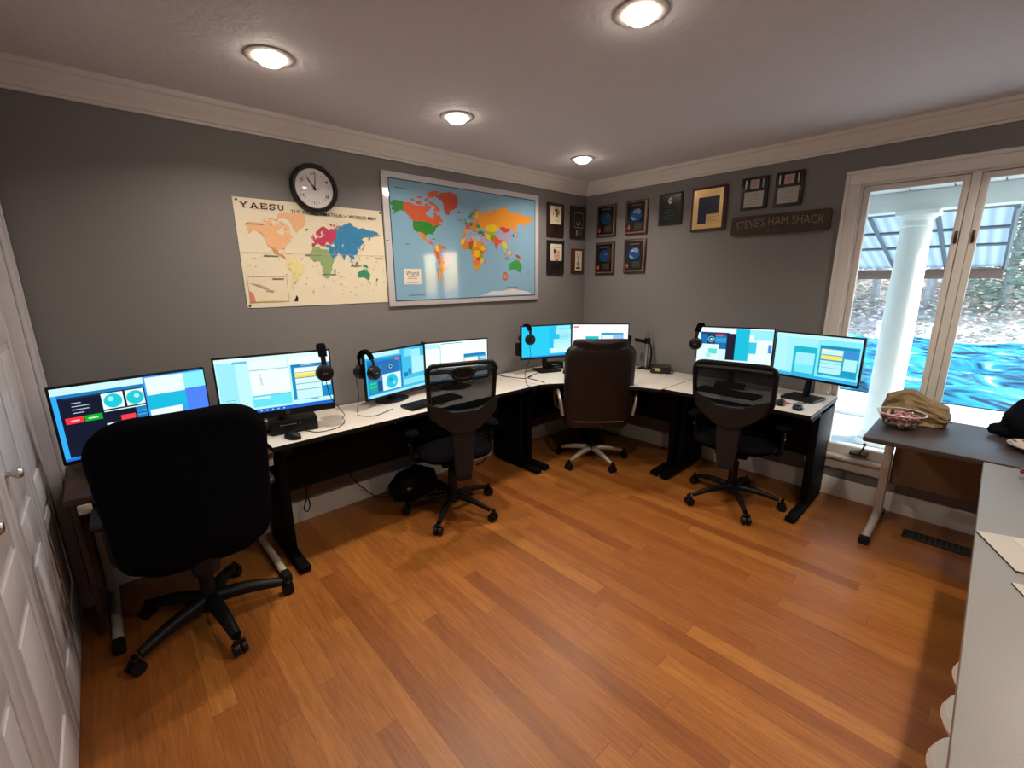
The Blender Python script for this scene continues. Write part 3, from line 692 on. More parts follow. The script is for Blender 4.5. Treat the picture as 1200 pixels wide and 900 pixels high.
# mesh chairs
def mesh_chair(label, loc, rz, slotted, a0):
    t = thing('office_chair', label, 'office chair', loc, rz, 'wheeled office chairs')
    chair_base(t, .315, BLK, BLK, a0, .085, .045, .018)
    seat(t, .48, .47, .465, .075, BLKF)
    zt = 1.065 if slotted else 1.02; zb = .79 if slotted else .76; w = .398 if slotted else .455
    fn = lean(-.255, R(7), .45, .45)
    rr = rrect(w, zt-zb+.03, .045 if slotted else .06, 0, (zt+zb)/2, 5)
    P = [fn(Vector((x*(1+.03*(z-.9)/.15), 0, z))) for x, z in rr]
    m = MB(); m.tube(P, .0145, BLK, 8, closed=True); 
    if slotted:
        g = [fn(Vector((x, 0, z))) for x, z in ((-.22, 1.035), (-.12, 1.04), (-.075, 1.035), (-.05, 1.005), (0, .995), (.05, 1.005), (.075, 1.035), (.12, 1.04), (.22, 1.035))]
        m.tube(g, .011, BLK, 8, smooth=3)
        m.pillow([(-.07, 1.045), (-.048, 1.008), (0, .998), (.048, 1.008), (.07, 1.045), (.03, 1.062), (-.03, 1.062)], .02, BLK, fn, .5)
    else:
        g = [fn(Vector((x, 0, z))) for x, z in ((-.21, 1.0), (-.1, 1.006), (0, 1.008), (.1, 1.006), (.21, 1.0))]
        m.tube(g, .018, BLK, 8, smooth=3)
    bf = m.build('back_frame', t)
    # net panel: curved grid
    b = bmesh.new(); nx, nz = 12, 8; G = [[None]*(nz+1) for _ in range(nx+1)]
    for i in range(nx+1):
        for k in range(nz+1):
            u = -1+2*i/nx; v = k/nz; G[i][k] = b.verts.new(fn(Vector((u*(w/2-.006), .004, zb+.0+(zt-zb-.0)*v))))
    for i in range(nx):
        for k in range(nz): b.faces.new((G[i][k], G[i+1][k], G[i+1][k+1], G[i][k+1]))
    MB().add(b, NET).build('mesh_panel', t)
    # moulded lumbar shell narrowing into the spine
    e = zb+.03
    sh = [(-.222, e+.045), (-.17, e+.012), (-.09, e-.008), (0, e-.014), (.09, e-.008), (.17, e+.012), (.222, e+.045), (.205, e-.045), (.14, e-.105), (.085, e-.145), (0, e-.165), (-.085, e-.145), (-.14, e-.105), (-.205, e-.045)]
    MB().pillow(dense(sh, .04), .028, GRYP, lean(-.285, R(7), .45, .40), .8, .006).build('lumbar_shell', t)
    sp = [(-.075, e-.13), (.075, e-.13), (.072, e-.20), (.060, .44), (.048, .34), (-.048, .34), (-.060, .44), (-.072, e-.20)]
    MB().pillow(dense(sp, .05), .030, GRYP, lean(-.275, R(3), .45), .8, .004).build('spine', t)
    MB().box((0, -.20, .36), (.085, .20, .03), BLK, bev=.01).build('back_bracket', t)
    for s in (-1, 1):
        m = MB().tube([(s*.18, -.02, .41), (s*.255, -.02, .42), (s*.268, -.02, .50), (s*.268, -.02, .60)], .014, BLK, 10, smooth=4, flat=1.7)
        a = m.build('arm_support', t)
        MB().box((s*.283, -.02, .53), (.006, .03, .01), SILV, bev=.002).build('adjuster_button', a)
        MB().pillow(rrect(.085, .25, .035, s*.268, .0, 4), .03, BLKF, None, .8, .003, Matrix(((1, 0, 0, 0), (0, 0, 1, 0), (0, 1, 0, .615), (0, 0, 0, 1)))).build('armrest', t)
    return t
mesh_chair('black mesh backed chair with a slotted top rail at the long white desk', (-2.125, -.59, 0), R(-19), True, 19.7)
mesh_chair('black mesh backed chair at the desk beside the window', (-.63, -1.85, 0), R(-82), False, 12)

# chair three: oxblood leather
t = thing('office_chair', 'oxblood leather high backed chair with silver base in the room corner', 'office chair', (-.745, -.71, 0), R(-43), 'wheeled office chairs')
chair_base(t, .30, CHROME, BLK, 7.6, .085, .045, .018)
seat(t, .53, .50, .46, .11, OXB)
fn = lean(-.235, R(6), .45, .30)
out = [(x*(1+.0*(z-.7)), z) for x, z in dense(rrect(.55, .70, .10, 0, .715, 6), .05)]
MB().pillow(out, .075, OXB, fn, .9, .010).build('backrest', t)
MB().pillow(dense(rrect(.44, .10, .04, 0, 1.052, 5), .04), .070, OXB, lean(-.232, R(6), .45, .30), .9, .010).build('headrest', t)
MB().tube([fn(Vector((x, -.040, .435))) for x in (-.20, -.1, 0, .1, .20)], .004, mat('leather_piping', (.10, .045, .04), .35), 6, smooth=3).build('piping', t)
MB().tube([(0, -.05, .40), (0, -.17, .375), (0, -.205, .42)], .02, BLK, 10, smooth=4, flat=2).build('back_bracket', t)
for s in (-1, 1):
    m = MB().tube([(s*.24, .14, .43), (s*.30, .15, .47), (s*.315, .12, .62), (s*.315, -.02, .665), (s*.31, -.17, .655), (s*.30, -.235, .60), (s*.28, -.225, .48)], .014, CHROME, 10, smooth=5, flat=1.6)
    m.build('arm_support', t)
    MB().pillow(rrect(.055, .24, .025, s*.315, -.03, 4), .028, OXB, None, .8, .003, Matrix(((1, 0, 0, 0), (0, 0, 1, 0), (0, 1, 0, .685), (0, 0, 0, 1)))).build('armrest', t)

# ------------------------------------------------------------------ world maps on the back wall
def miller(lat): return 1.25*math.log(math.tan(PI/4+.4*R(lat)))
GEO = dict(
 alaska=[(-168,66),(-162,70),(-156,71),(-141,70),(-141,60),(-134,58),(-131,55),(-137,58.5),(-146,60.5),(-152,59),(-158,56),(-164,54.5),(-158,58.5),(-165,61),(-161,64)],
 canada=[(-141,70),(-128,70),(-115,68),(-108,68),(-97,68),(-94,72),(-86,69),(-82,69),(-82,67),(-87,64),(-94,61),(-94,58),(-85,55.5),(-82,55),(-80,51.5),(-79,55),(-77,58),(-78,62),(-72,61.5),(-68,58.5),(-64,60),(-61,56),(-56,52),(-60,50),(-66,50),(-65,48),(-60,46),(-66,44),(-68,47),(-71,45),(-75,45),(-79,43),(-83,42),(-83,46),(-89,48),(-95,49),(-123,49),(-128,51),(-131,55),(-134,58),(-141,60)],
 baffin=[(-89,73),(-80,73.5),(-72,71),(-62,66.5),(-65,62),(-72,64),(-78,65),(-73,68),(-82,70)], ellesmere=[(-90,77),(-88,81),(-70,83),(-62,82),(-75,78),(-82,76.5)],
 victoria=[(-117,73),(-105,73),(-102,69),(-115,69.5)], banks=[(-125,72),(-123,74.5),(-117,73),(-120,71)], melville=[(-115,76),(-105,77),(-98,75.5),(-108,74.8)], somerset=[(-100,73.5),(-93,76),(-86,76),(-92,73)],
 usa=[(-123,49),(-95,49),(-89,48),(-83,46),(-83,42),(-79,43),(-75,45),(-71,45),(-68,47),(-67,45),(-70,42),(-74,40.5),(-76,36),(-81,31),(-80,26),(-82,28),(-84,30),(-89,30),(-94,29.5),(-97,26),(-101,29.5),(-106,31.8),(-114,32),(-117,32.5),(-121,35),(-124,40)],
 mexico=[(-117,32.5),(-114,32),(-106,31.8),(-101,29.5),(-97,26),(-97,21),(-94,18),(-90,21),(-87,21),(-88,16),(-92,14.5),(-96,16),(-105,20),(-109,25),(-112,31),(-115,31)],
 centralam=[(-88,16),(-83,15),(-83,10),(-79,9),(-77,8),(-80,7.5),(-85,10.5),(-92,14.5)], cuba=[(-85,22),(-80,23),(-74,20),(-77,20)], hispaniola=[(-74,19.5),(-69,19.5),(-69,18.3),(-74,18.3)],
 greenland=[(-73,78),(-60,82),(-35,83.5),(-20,81),(-20,75),(-25,70),(-40,65),(-44,60),(-50,62),(-54,67),(-54,71),(-60,76)],
 southam=[(-77,8),(-72,12),(-62,10.5),(-52,5),(-50,0),(-44,-2.5),(-35,-6),(-39,-13),(-41,-22),(-48,-26),(-53,-33),(-58,-38),(-65,-42),(-68,-50),(-68,-55),(-74,-52),(-75,-46),(-73,-38),(-71,-30),(-70,-18),(-76,-14),(-81,-5),(-80,1)],
 brazil=[(-60,4),(-52,4),(-50,0),(-44,-2.5),(-35,-6),(-39,-13),(-41,-22),(-48,-26),(-53,-33),(-57,-30),(-55,-25),(-58,-20),(-60,-14),(-69,-10),(-73,-7),(-69,-1),(-67,2)],
 argentina=[(-66,-22),(-58,-25),(-57,-30),(-58,-38),(-65,-42),(-68,-50),(-68,-55),(-74,-52),(-72,-40),(-70,-30)], colombia=[(-77,8),(-72,12),(-67,2),(-69,-4),(-78,1)], peru=[(-81,-5),(-75,-2),(-70,-5),(-69,-12),(-70,-18),(-76,-14)], bolivia=[(-69,-10),(-60,-14),(-58,-20),(-66,-22),(-70,-18)], venez=[(-72,12),(-62,10.5),(-60,4),(-67,2)],
 africa=[(-6,35.5),(10,37),(11,33.5),(20,32),(25,32),(33,31),(37,22),(43,12),(51,11.5),(45,2),(40,-4),(40,-15),(35,-20),(33,-27),(27,-34),(19,-34.5),(12,-17),(13,-7),(9,1),(9,4),(4,6.3),(-8,4.5),(-13,9),(-17,14.5),(-16,22),(-10,30)],
 algeria=[(-3,35),(8,37),(9,30),(4,19),(-8,27)], libya=[(11,33),(25,32),(25,20),(15,23),(9,30)], mali=[(-12,15),(-5,25),(4,19),(0,11),(-8,11)], mauri=[(-17,15),(-16,22),(-8,27),(-5,25),(-11,15)], niger=[(4,19),(15,23),(15,14),(3,12)], chad=[(15,23),(24,20),(22,11),(15,9)], sudan=[(25,22),(37,22),(35,10),(24,9)], egypt=[(25,32),(34,31),(36,22),(25,22)], ethiopia=[(36,15),(43,12),(48,8),(41,4),(34,6)], nigeria=[(3,12),(14,13),(9,4.5),(4,6.3)], congo=[(17,4),(30,4),(30,-8),(22,-11),(13,-6)], angola=[(13,-7),(22,-9),(22,-17),(12,-17)], kenya=[(34,4),(41,4),(40,-4),(34,-1)], tanzania=[(30,-1),(39,-5),(40,-11),(31,-9)], zambia=[(22,-11),(33,-10),(30,-16),(22,-17)], namibia=[(12,-17),(24,-18),(20,-28),(16,-28)], safrica=[(17,-29),(28,-23),(32,-27),(27,-34),(19,-34.5)], mozam=[(35,-12),(40,-11),(40,-16),(34,-25),(33,-18)],
 madagascar=[(44,-16),(50,-13),(50,-16),(47,-25),(44,-24)],
 scandinavia=[(5,58.5),(5,62),(12,66),(20,70),(28,71),(31,70),(30,63),(28,60.5),(22,60),(21.5,63),(25,65),(22,66),(17,62),(18.5,60),(16,57),(13,55.5),(11,59),(8,58)], norway=[(5,58.5),(5,62),(12,66),(20,70),(28,71),(20,68.5),(13,62),(11,59),(8,58)], finland=[(21.5,63),(25,65),(24,68),(28,70),(30,63),(28,60.5),(22,60)],
 europe=[(-9,37),(-9,43),(-2,43.5),(-1,46),(-5,48.5),(2,51),(8,54),(10,57),(11,54),(19,54.5),(22,57),(28,59.5),(30,55),(32,50),(38,47),(30,46),(28,43),(28,41),(24,40.5),(23,37),(20,40),(15,44.5),(13,45.5),(18,40),(16,38),(12,42),(9,44),(3,43),(0,39.5),(-5,36)],
 france=[(-1,43.5),(-1,46),(-5,48.5),(2,51),(8,48.5),(7,44),(3,43)], germany=[(6,53.5),(14,54),(15,51),(12,48),(8,48)], ukraine=[(23,51),(32,52),(38,48),(30,46),(23,48)], iberia=[(-9,37),(-9,43),(-2,43.5),(3,42),(0,39.5),(-5,36)], uk=[(-5,50),(1,51),(0,53),(-3,56),(-2,57.5),(-5,58.5),(-6,56),(-3,54),(-5,52)], ireland=[(-10,52),(-6,52.5),(-6,55),(-9,54)], iceland=[(-24,65),(-20,66.5),(-14,65),(-19,63.5)], novaya=[(52,71),(56,74),(68,77),(60,74),(56,71)],
 russia=[(28,59.5),(30,63),(31,70),(41,67),(44,66),(44,68.5),(55,68.5),(60,70),(68,68.5),(68,73),(80,73),(87,75),(104,78),(113,74),(130,71),(140,72.5),(160,70),(180,69),(190,66),(178,62.5),(170,60),(163,60),(162,56),(157,51),(156,57),(163,62),(155,59.5),(142,59),(135,54.5),(141,53),(139,47),(131,43),(131,48),(121,53),(117,49.5),(108,49.5),(98,52),(87,49.5),(80,51),(71,54.5),(61,53),(51,51),(47,48),(48,43),(40,43.5),(38,47),(32,50),(30,55)],
 eurussia=[(28,59.5),(30,63),(31,70),(41,67),(44,66),(44,68.5),(55,68.5),(62,70),(60,60),(58,52),(51,51),(47,48),(48,43),(40,43.5),(38,47),(32,50),(30,55)],
 kazakh=[(47,48),(51,51),(61,53),(71,54.5),(80,51),(87,49.5),(80,45),(74,42),(68,42),(60,42),(53,42),(50,45)], casia=[(53,42),(60,42),(68,42),(74,42),(74,38),(68,37),(61,36),(54,37)],
 turkey=[(27,37),(28,41),(35,42),(42,41.5),(44,38),(36,36.5)], iran=[(44,38),(48,38.5),(54,37),(61,36),(61,25),(57,26),(50,30),(46,33)], arabia=[(35,28),(34.5,31.5),(40,34),(48,30),(51,25),(56,26),(60,22),(55,17),(44,12.7),(38,22)], iraq=[(36,36.5),(44,38),(46,33),(48,30),(40,34)], afghan=[(61,36),(68,37),(74,37),(70,30),(67,25),(61,25)],
 india=[(70,30),(74,37),(79,32),(88,28),(97,28),(92,22),(87,21.5),(80,15),(80,10),(77,8),(74,15),(72,20),(67,25)],
 china=[(74,38),(80,42),(80,45),(87,49.5),(98,42.5),(106,42),(117,46.5),(121,53),(131,48),(131,43),(121,39),(119,35),(122,30),(117,23.5),(110,20),(106,22),(98,25),(97,28),(88,28),(79,32)], mongolia=[(87,49.5),(98,52),(108,49.5),(117,49.5),(117,46.5),(106,42),(98,42.5)],
 korea=[(125,40),(129,42),(129,35.5),(126,34.5)], seasia=[(92,22),(97,28),(98,25),(106,22),(108,21),(105.5,19),(109,13),(106,9),(103,12),(100,13.5),(101,7),(104,1.5),(101,4),(98,9),(98,16),(94,16)], japan=[(130,32),(136,34),(141,36),(141,41),(145,43.5),(141,45.5),(139.5,41),(136,37)],
 sumatra=[(95,5.5),(104,-2),(105.5,-6),(100,-1)], borneo=[(109,1),(117,7),(119,5),(117,0),(115,-4),(110,-3)], newguinea=[(131,-1),(141,-2.5),(147,-6),(150,-10.5),(143,-9),(138,-8)], philippines=[(120,18),(122,17),(126,7),(123,10)], java=[(105,-6),(114,-7.5),(114,-8.5),(106,-7.5)], sulawesi=[(119,-5),(121,1),(125,1),(122,-4)],
 australia=[(114,-22),(122,-18),(129,-15),(136,-12),(140,-17.5),(142,-11),(146,-19),(153,-26),(150,-37),(144,-38.5),(138,-34),(131,-31.5),(124,-33),(115,-34)], tasmania=[(145,-41),(148,-41),(147,-43.5)], nz=[(173,-35),(178,-38),(174,-41.5),(167,-46),(171,-42)],
)
def rough_coast(P, k, seed):
    rnd = random.Random(seed); Q = []
    for (a, b), (c, d) in zip(P, P[1:]+P[:1]):
        Q.append((a, b)); L = math.hypot(c-a, d-b); n = int(L/3.5)
        for i in range(1, n+1):
            t = i/(n+1); Q.append((a+(c-a)*t+rnd.uniform(-k, k), b+(d-b)*t+rnd.uniform(-k, k)*.8))
    return Q
def draw_map(m, names, x0, x1, z0, z1, lon0, lon1, lat0, lat1, y, coat, rough=.45, jag=.7):
    a, b = miller(lat0), miller(lat1)
    for i, (n, c) in enumerate(names):
        P = [(x0+(x1-x0)*(lo-lon0)/(lon1-lon0), z0+(z1-z0)*(miller(la)-a)/(b-a)) for lo, la in rough_coast(GEO[n], jag, i)]
        m.flat(P, y-.00002*i, ink(c, rough, coat))
# paper map
t = thing('wall_map', 'creased cream paper radio world map pinned under the wall clock', 'wall map', (-2.640, -.004, 1.70))
m = MB(); W, Hh = .875, .60
b = bmesh.new(); bmesh.ops.create_grid(b, x_segments=40, y_segments=28, size=.5)
for v in b.verts:
    X, Z = v.co.x*W, v.co.y*Hh
    v.co = Vector((X, .001-.003*math.exp(-(Z-.03)**2/.00004)*0-.0006*(1+math.sin(X*9)*math.cos(Z*11)), Z))
PAPER = mat('cream_paper', '#e9dfc4', .6, var=.04, ns=5)
m.add(b, PAPER); 
m.box((0, .0012, .0), (W, .0016, Hh), PAPER)
sheet = m.build('sheet', t)
m = MB(); yb = -.0024; DK = ink('#3a2030'); RD = ink('#5a2036')
OR, OR2, BL, CR_, GR, YL, TE = '#eeb98a', '#dd9566', '#2f86b8', '#c53a5e', '#93ad78', '#e8dc9a', '#3a8f6a'
draw_map(m, [('alaska', OR), ('canada', OR), ('usa', OR), ('baffin', OR), ('ellesmere', OR), ('victoria', OR), ('banks', OR), ('melville', OR), ('somerset', OR), ('greenland', OR), ('mexico', OR2), ('centralam', OR2), ('cuba', OR2), ('hispaniola', OR2), ('southam', YL), ('africa', GR), ('madagascar', GR), ('russia', BL), ('kazakh', BL), ('casia', BL), ('turkey', BL), ('iran', BL), ('arabia', BL), ('iraq', BL), ('afghan', BL), ('india', BL), ('china', BL), ('mongolia', BL), ('korea', BL), ('seasia', BL), ('japan', '#b98a7a'), ('europe', CR_), ('scandinavia', CR_), ('eurussia', CR_), ('uk', CR_), ('ireland', CR_), ('iceland', '#8a5a4a'), ('novaya', '#d07a60'), ('sumatra', '#6a8a78'), ('borneo', '#6a8a78'), ('newguinea', TE), ('philippines', '#6a8a78'), ('java', '#6a8a78'), ('australia', TE), ('tasmania', TE), ('nz', TE)],
         -.423, .409, -.225, .2197, -180, 193, -62, 79.5, yb, 0)
m.text('THE RADIO AMATEUR', .010, .247, .309, .021, yb, ink('#332a38'), .006); m.text("'s", .180, .246, .016, .017, yb, ink('#332a38'), .002); m.text('WORLD MAP', .300, .247, .193, .021, yb, ink('#332a38'), .006)
# slab lettering of the maker's name
def slab(m, pts_list, ox, oz, s, y, mt, w=.16, serifs=()):
    for (a, b_) in pts_list:
        A, B = Vector(a), Vector(b_); d = (B-A).normalized(); nrm = Vector((-d.y, d.x))*w/2
        m.flat([(ox+s*q.x, oz+s*.74*q.y) for q in (A+nrm, B+nrm, B-nrm, A-nrm)], y, mt)
    for x0, x1, z in serifs: m.rect(ox+s*x0, oz+s*.74*(z-.05), ox+s*x1, oz+s*.74*(z+.05), y-.00004, mt)
LH = .0425; ox = -.408; oz = .247
Lt = [([((.12, 1), (.5, .48)), ((.88, 1), (.5, .48)), ((.5, .5), (.5, 0))], [(-.05, .35, .95), (.65, 1.05, .95), (.3, .7, .05)], 1.15),
      ([((.12, 0), (.5, 1)), ((.88, 0), (.5, 1)), ((.25, .33), (.75, .33))], [(-.05, .33, .05), (.67, 1.05, .05)], 1.15),
      ([((.15, 0), (.15, 1)), ((.1, .92), (.8, .92)), ((.1, .5), (.6, .5)), ((.1, .08), (.8, .08)), ((.76, .7), (.76, 1)), ((.76, 0), (.76, .3))], [(-.02, .3, .95), (-.02, .3, .05)], 1.0)]
S_ = [((.72, .70), (.72, 1.)), ((.72, .86), (.5, .94)), ((.52, .93), (.26, .90)), ((.28, .94), (.12, .74)), ((.10, .78), (.24, .58)), ((.18, .60), (.62, .42)), ((.58, .46), (.74, .28)), ((.74, .32), (.58, .07)), ((.62, .07), (.3, .06)), ((.34, .06), (.12, .15)), ((.12, 0), (.12, .3))]
U_ = [((.18, 1), (.18, .25)), ((.18, .3), (.34, .07)), ((.3, .08), (.62, .08)), ((.58, .07), (.76, .3)), ((.75, .25), (.75, 1))]
Lt += [(S_, [], .95), (U_, [(0, .36, .95), (.58, .92, .95)], 1.0)]
for st_, sf, adv in Lt:
    slab(m, st_, ox, oz, LH, yb, RD, .17, sf); ox += LH*adv*1.06
# inset box, notes, small islands
for z in (-.270, -.124): m.rect(-.420, z-.001, -.211, z+.001, yb, ink('#b06a5a'))
for x in (-.420, -.211): m.rect(x-.001, -.270, x+.001, -.124, yb, ink('#b06a5a'))
m.flat([(-.405, -.160), (-.36, -.168), (-.31, -.192), (-.32, -.198), (-.37, -.178)], yb, ink('#caa890')); m.flat([(-.33, -.198), (-.285, -.203), (-.295, -.214), (-.33, -.208)], yb, ink('#caa890'))
m.flat([(-.417, -.268), (-.39, -.268), (-.40, -.215), (-.417, -.205)], yb, ink('#dd8a66')); m.flat([(-.39, -.268), (-.22, -.268), (-.25, -.256), (-.37, -.260)], yb, ink('#e0cf90'))
for z in (-.14,): m.rect(-.29, z, -.225, z+.006, yb-.0012, ink('#8a6a60'))
rnd = random.Random(3)
for i in range(70):
    x, z = rnd.uniform(-.41, .42), rnd.uniform(-.25, .0)
    if z < -.115 and x < -.2: continue
    c = rnd.choice(['#b8a890', '#a8a898', '#c0907a']); m.rect(x, z, x+rnd.uniform(.004, .012), z+.004, yb-.0012, ink(c))
for x, z, w in ((-.39, .16, .09), (-.32, -.01, .08), (-.09, .0, .10), (.0, -.115, .09), (.19, -.06, .07), (.35, .14, .06), (.36, -.01, .06), (.10, .155, .06)): m.rect(x, z, x+w, z+.006, yb-.0012, ink('#8a8478'))
m.flat([(.11, .16), (.125, .19), (.12, .165)], yb-.0011, ink('#c04040')); m.flat([(.085, .178), (.075, .195), (.095, .195)], yb-.0011, ink('#c04a4a'))
m.flat([(-.178, -.272), (-.19, -.262), (-.176, -.256), (-.166, -.234), (-.158, -.25), (-.162, -.272)], yb, ink('#1c1c22'))
m.rect(-.4375, .0095, .4375, .0115, yb-.0013, ink('#cbbf9f'))
m.build('print', t)
for x, z in ((-.42, .287), (.425, .287), (-.425, -.287)):
    MB().lathe([(0, 0), (.006, 0), (.005, .004), (0, .006)], BLK, Matrix.Translation((x, -.002, z)) @ Matrix.Rotation(PI/2, 4, 'X'), 12).build('pin', t)

# laminated map board
t = thing('wall_map', 'large glossy laminated blue world map with white border on the back wall', 'wall map', (-1.446, -.012, 1.813))
m = MB(); W, Hh = 1.50, .892
SEA = mat('blue_map_print', '#86b0cc', .06, var=.03, ns=3, coat=.6); WH = mat('white_map_border', '#d2cfd2', .10, var=.02, coat=.5)
m.box((0, .002, 0), (W, .018, Hh), WH, bev=.003); m.build('board', t)
m = MB(); yb = -.0085
m.rect(-W/2+.045, -Hh/2+.035, W/2-.045, Hh/2-.04, yb, ink('#274a6a', .18, .6)); m.rect(-W/2+.052, -Hh/2+.042, W/2-.052, Hh/2-.047, yb-.0002, SEA)
g1, r1, o1, o2, y1, p1, re = '#3c8a3c', '#cf5f3e', '#e8983a', '#d8873c', '#e8c62c', '#a8a4c4', '#c44a3a'
draw_map(m, [('alaska', g1), ('canada', r1), ('baffin', r1), ('ellesmere', r1), ('victoria', r1), ('banks', r1), ('melville', r1), ('somerset', r1), ('greenland', '#bd5238'), ('usa', g1), ('mexico', o2), ('centralam', '#c85a48'), ('cuba', g1), ('hispaniola', r1), ('iceland', re),
  ('southam', '#c65a48'), ('brazil', p1), ('argentina', o1), ('colombia', y1), ('peru', re), ('venez', '#d8744a'), ('bolivia', o2),
  ('africa', o2), ('algeria', p1), ('libya', '#b4b0c8'), ('mali', o2), ('mauri', y1), ('niger', re), ('chad', y1), ('sudan', o1), ('egypt', '#b8b4c8'), ('ethiopia', y1), ('nigeria', g1), ('congo', y1), ('angola', o1), ('kenya', r1), ('tanzania', '#7aa84a'), ('zambia', re), ('namibia', o2), ('safrica', o1), ('mozam', y1), ('madagascar', o2),
  ('scandinavia', '#d08a4a'), ('norway', '#4a8a5a'), ('finland', y1), ('europe', '#d88a4a'), ('france', '#c65a6a'), ('germany', g1), ('ukraine', '#3c8a5a'), ('iberia', o1), ('uk', g1), ('ireland', o2),
  ('russia', o1), ('novaya', o1), ('kazakh', y1), ('casia', '#a8b03a'), ('turkey', g1), ('iran', y1), ('arabia', p1), ('iraq', re), ('afghan', '#6a9a3a'), ('india', '#d85a40'), ('china', p1), ('mongolia', re), ('korea', g1), ('seasia', y1), ('japan', '#c08a8a'), ('sumatra', o2), ('borneo', y1), ('newguinea', re), ('philippines', p1), ('java', o2), ('sulawesi', o2), ('australia', '#3f9a48'), ('tasmania', '#3f9a48'), ('nz', '#9a8aa8')],
  -.728, .695, -.37, .372, -174, 194, -70, 83.8, yb-.0005, .6, .07, .6)
m.flat([(.02, -.395), (.10, -.388), (.19, -.36), (.30, -.362), (.42, -.345), (.50, -.36), (.60, -.372), (.66, -.395)], yb-.0005, ink('#d8d6d4', .18, .6))
m.rect(-.628, -.294, -.488, -.186, yb-.0006, ink('#e6dcd2', .2, .6)); m.text('World', -.558, -.216, .105, .032, yb-.001, ink('#4a3030'), .003)
for z in (-.243, -.256): m.rect(-.60, z, -.52, z+.004, yb-.001, ink('#8a7a78'))
m.rect(-.61, -.284, -.50, -.280, yb-.001, ink('#8a7a78'))
m.disc(.338, -.242, .032, yb-.0006, ink('#b86a4a', .18, .6), .036); m.disc(.338, -.242, .02, yb-.0008, ink('#d0906a', .18, .6))
for x, z, w in ((-.66, .345, .12), (-.60, -.375, .14), (-.35, -.19, .05), (-.35, -.205, .05), (-.14, .19, .05), (-.14, .175, .05), (.34, -.09, .04), (.34, -.105, .04), (.36, -.335, .12), (-.6, -.02, .03)): m.rect(x, z, x+w, z+.006, yb-.001, ink('#5a7a90', .18, .6))
m.build('print', t)
for x, z in ((-.735, .0), (0, -.43), (-.735, .432)):
    MB().lathe([(0, 0), (.005, 0), (.004, .003), (0, .004)], BLK, Matrix.Translation((x, -.007, z)) @ Matrix.Rotation(PI/2, 4, 'X'), 12).build('pin', t)

# clock
t = thing('wall_clock', 'round black rimmed twenty four hour wall clock above the paper map', 'clock', (-2.638, 0, 2.088))
RX = Matrix.Rotation(PI/2, 4, 'X')
MB().lathe([(0, 0), (.132, 0), (.139, .01), (.139, .028), (.132, .038), (.122, .042), (.113, .034), (.110, .022), (0, .022)], mat('clock_black', (.012, .011, .012), .28), RX, 56).build('case', t)
m = MB(); yc = -.0225; FC = mat('clock_face', '#e8e4e4', .5, var=.02)
m.disc(0, 0, .111, yc, FC, None, 56)
for i in range(24):
    a = PI/2-2*PI*i/24
    if i % 4 == 0: m.text(str(24 if i == 0 else i), .083*math.cos(a), .083*math.sin(a), .022 if i else .024, .018, yc-.0004, DK, .008)
    else:
        d = Vector((math.cos(a), math.sin(a))); nn = Vector((-d.y, d.x))*.0012
        p, q = d*.076, d*.086; m.flat([(p+nn)[:], (q+nn)[:], (q-nn)[:], (p-nn)[:]], yc-.0004, DK)
m.rect(.0, -.004, .03, -.001, yc-.0004, ink('#8a8488'))
m.build('dial', t)
for nm, ang, L, w in (('hour_hand', 124, .070, .0038), ('minute_hand', 82, .075, .0028)):
    d = Vector((math.cos(R(ang)), math.sin(R(ang)))); nn = Vector((-d.y, d.x))*w
    m = MB(); m.prism([(-d*.012+nn)[:], (-d*.012-nn)[:], (d*L-nn*.4)[:], (d*L+nn*.4)[:]], yc-.004, yc-.003, BLK); m.lathe([(0, .024), (.006, .024), (.006, .028), (0, .028)], BLK, RX, 14); m.build(nm, t)
MB().lathe([(.1105, .026), (.06, .0285), (0, .0295)], glass_mat('clock_glass', k=.8), RX, 48).build('glass', t)

# ------------------------------------------------------------------ plaques
WAL = wood_mat('plaque_walnut', '#241210', '#3a1f19', (30, 30, 4), .35, .2); WALR = wood_mat('plaque_cherry', '#3c1c18', '#5a2c24', (30, 30, 4), .35, .2)
EBON = mat('plaque_ebony', (.012, .009, .009), .32, var=.3, coat=.2); CREAM = ink('#e0d4bc', .45); SIL = mat('plaque_silver', '#a8a29c', .35, .3, var=.05); COP = mat('plaque_copper', (.40, .24, .17), .36, .75, var=.1); GOLD = mat('plaque_gold', (.80, .55, .26), .26, .9, var=.06, ns=12)
def plaque(label, wall, u, z, w, h, board, th=.018):
    if wall == 'A': t = thing('plaque', label, 'plaque', (u, -.001, z), 0, 'award plaques on the walls')
    else: t = thing('plaque', label, 'plaque', (-.001, -u, z), R(-90), 'award plaques on the walls')
    MB().box((0, -th/2, 0), (w, th, h), board, bev=.004).build('board', t)
    return t, -th-.0012
def plate(t, x, z, w, h, y, m_, fn=None, name='plate', th=.0015):
    m = MB().box((x, y+th/2-.0002, z), (w, th, h), m_)
    if fn: fn(m, y-.0008)
    return m.build(name, t)
t, y = plaque('dark walnut plaque with cream plate bearing a brown emblem, upper left in the corner group', 'A', -.464, 2.078, .228, .293, WAL)
def f(m, y):
    m.flat([(-.03, .085), (.005, .1), (.04, .075), (.035, .05), (.02, .045), (.015, .015), (0, .03), (-.01, .06)], y, ink('#6a5638')); m.flat([(.0, .06), (.03, .085), (.045, .06), (.03, .04)], y-.0002, ink('#a07030')); m.flat([(-.05, .03), (-.04, .07), (-.032, .05)], y, ink('#806a4a'))
    m.rect(-.03, -.01, .04, -.006, y, ink('#a89878')); m.rect(-.06, -.03, -.055, -.015, y, DK)
plate(t, -.005, .04, .15, .155, y, CREAM, f); plate(t, 0, -.09, .085, .05, y, EBON, None, 'name_plate')
t, y = plaque('dark walnut plaque with silver framed globe plate and two silver tags beside the corner', 'A', -.139, 2.078, .225, .296, WAL)
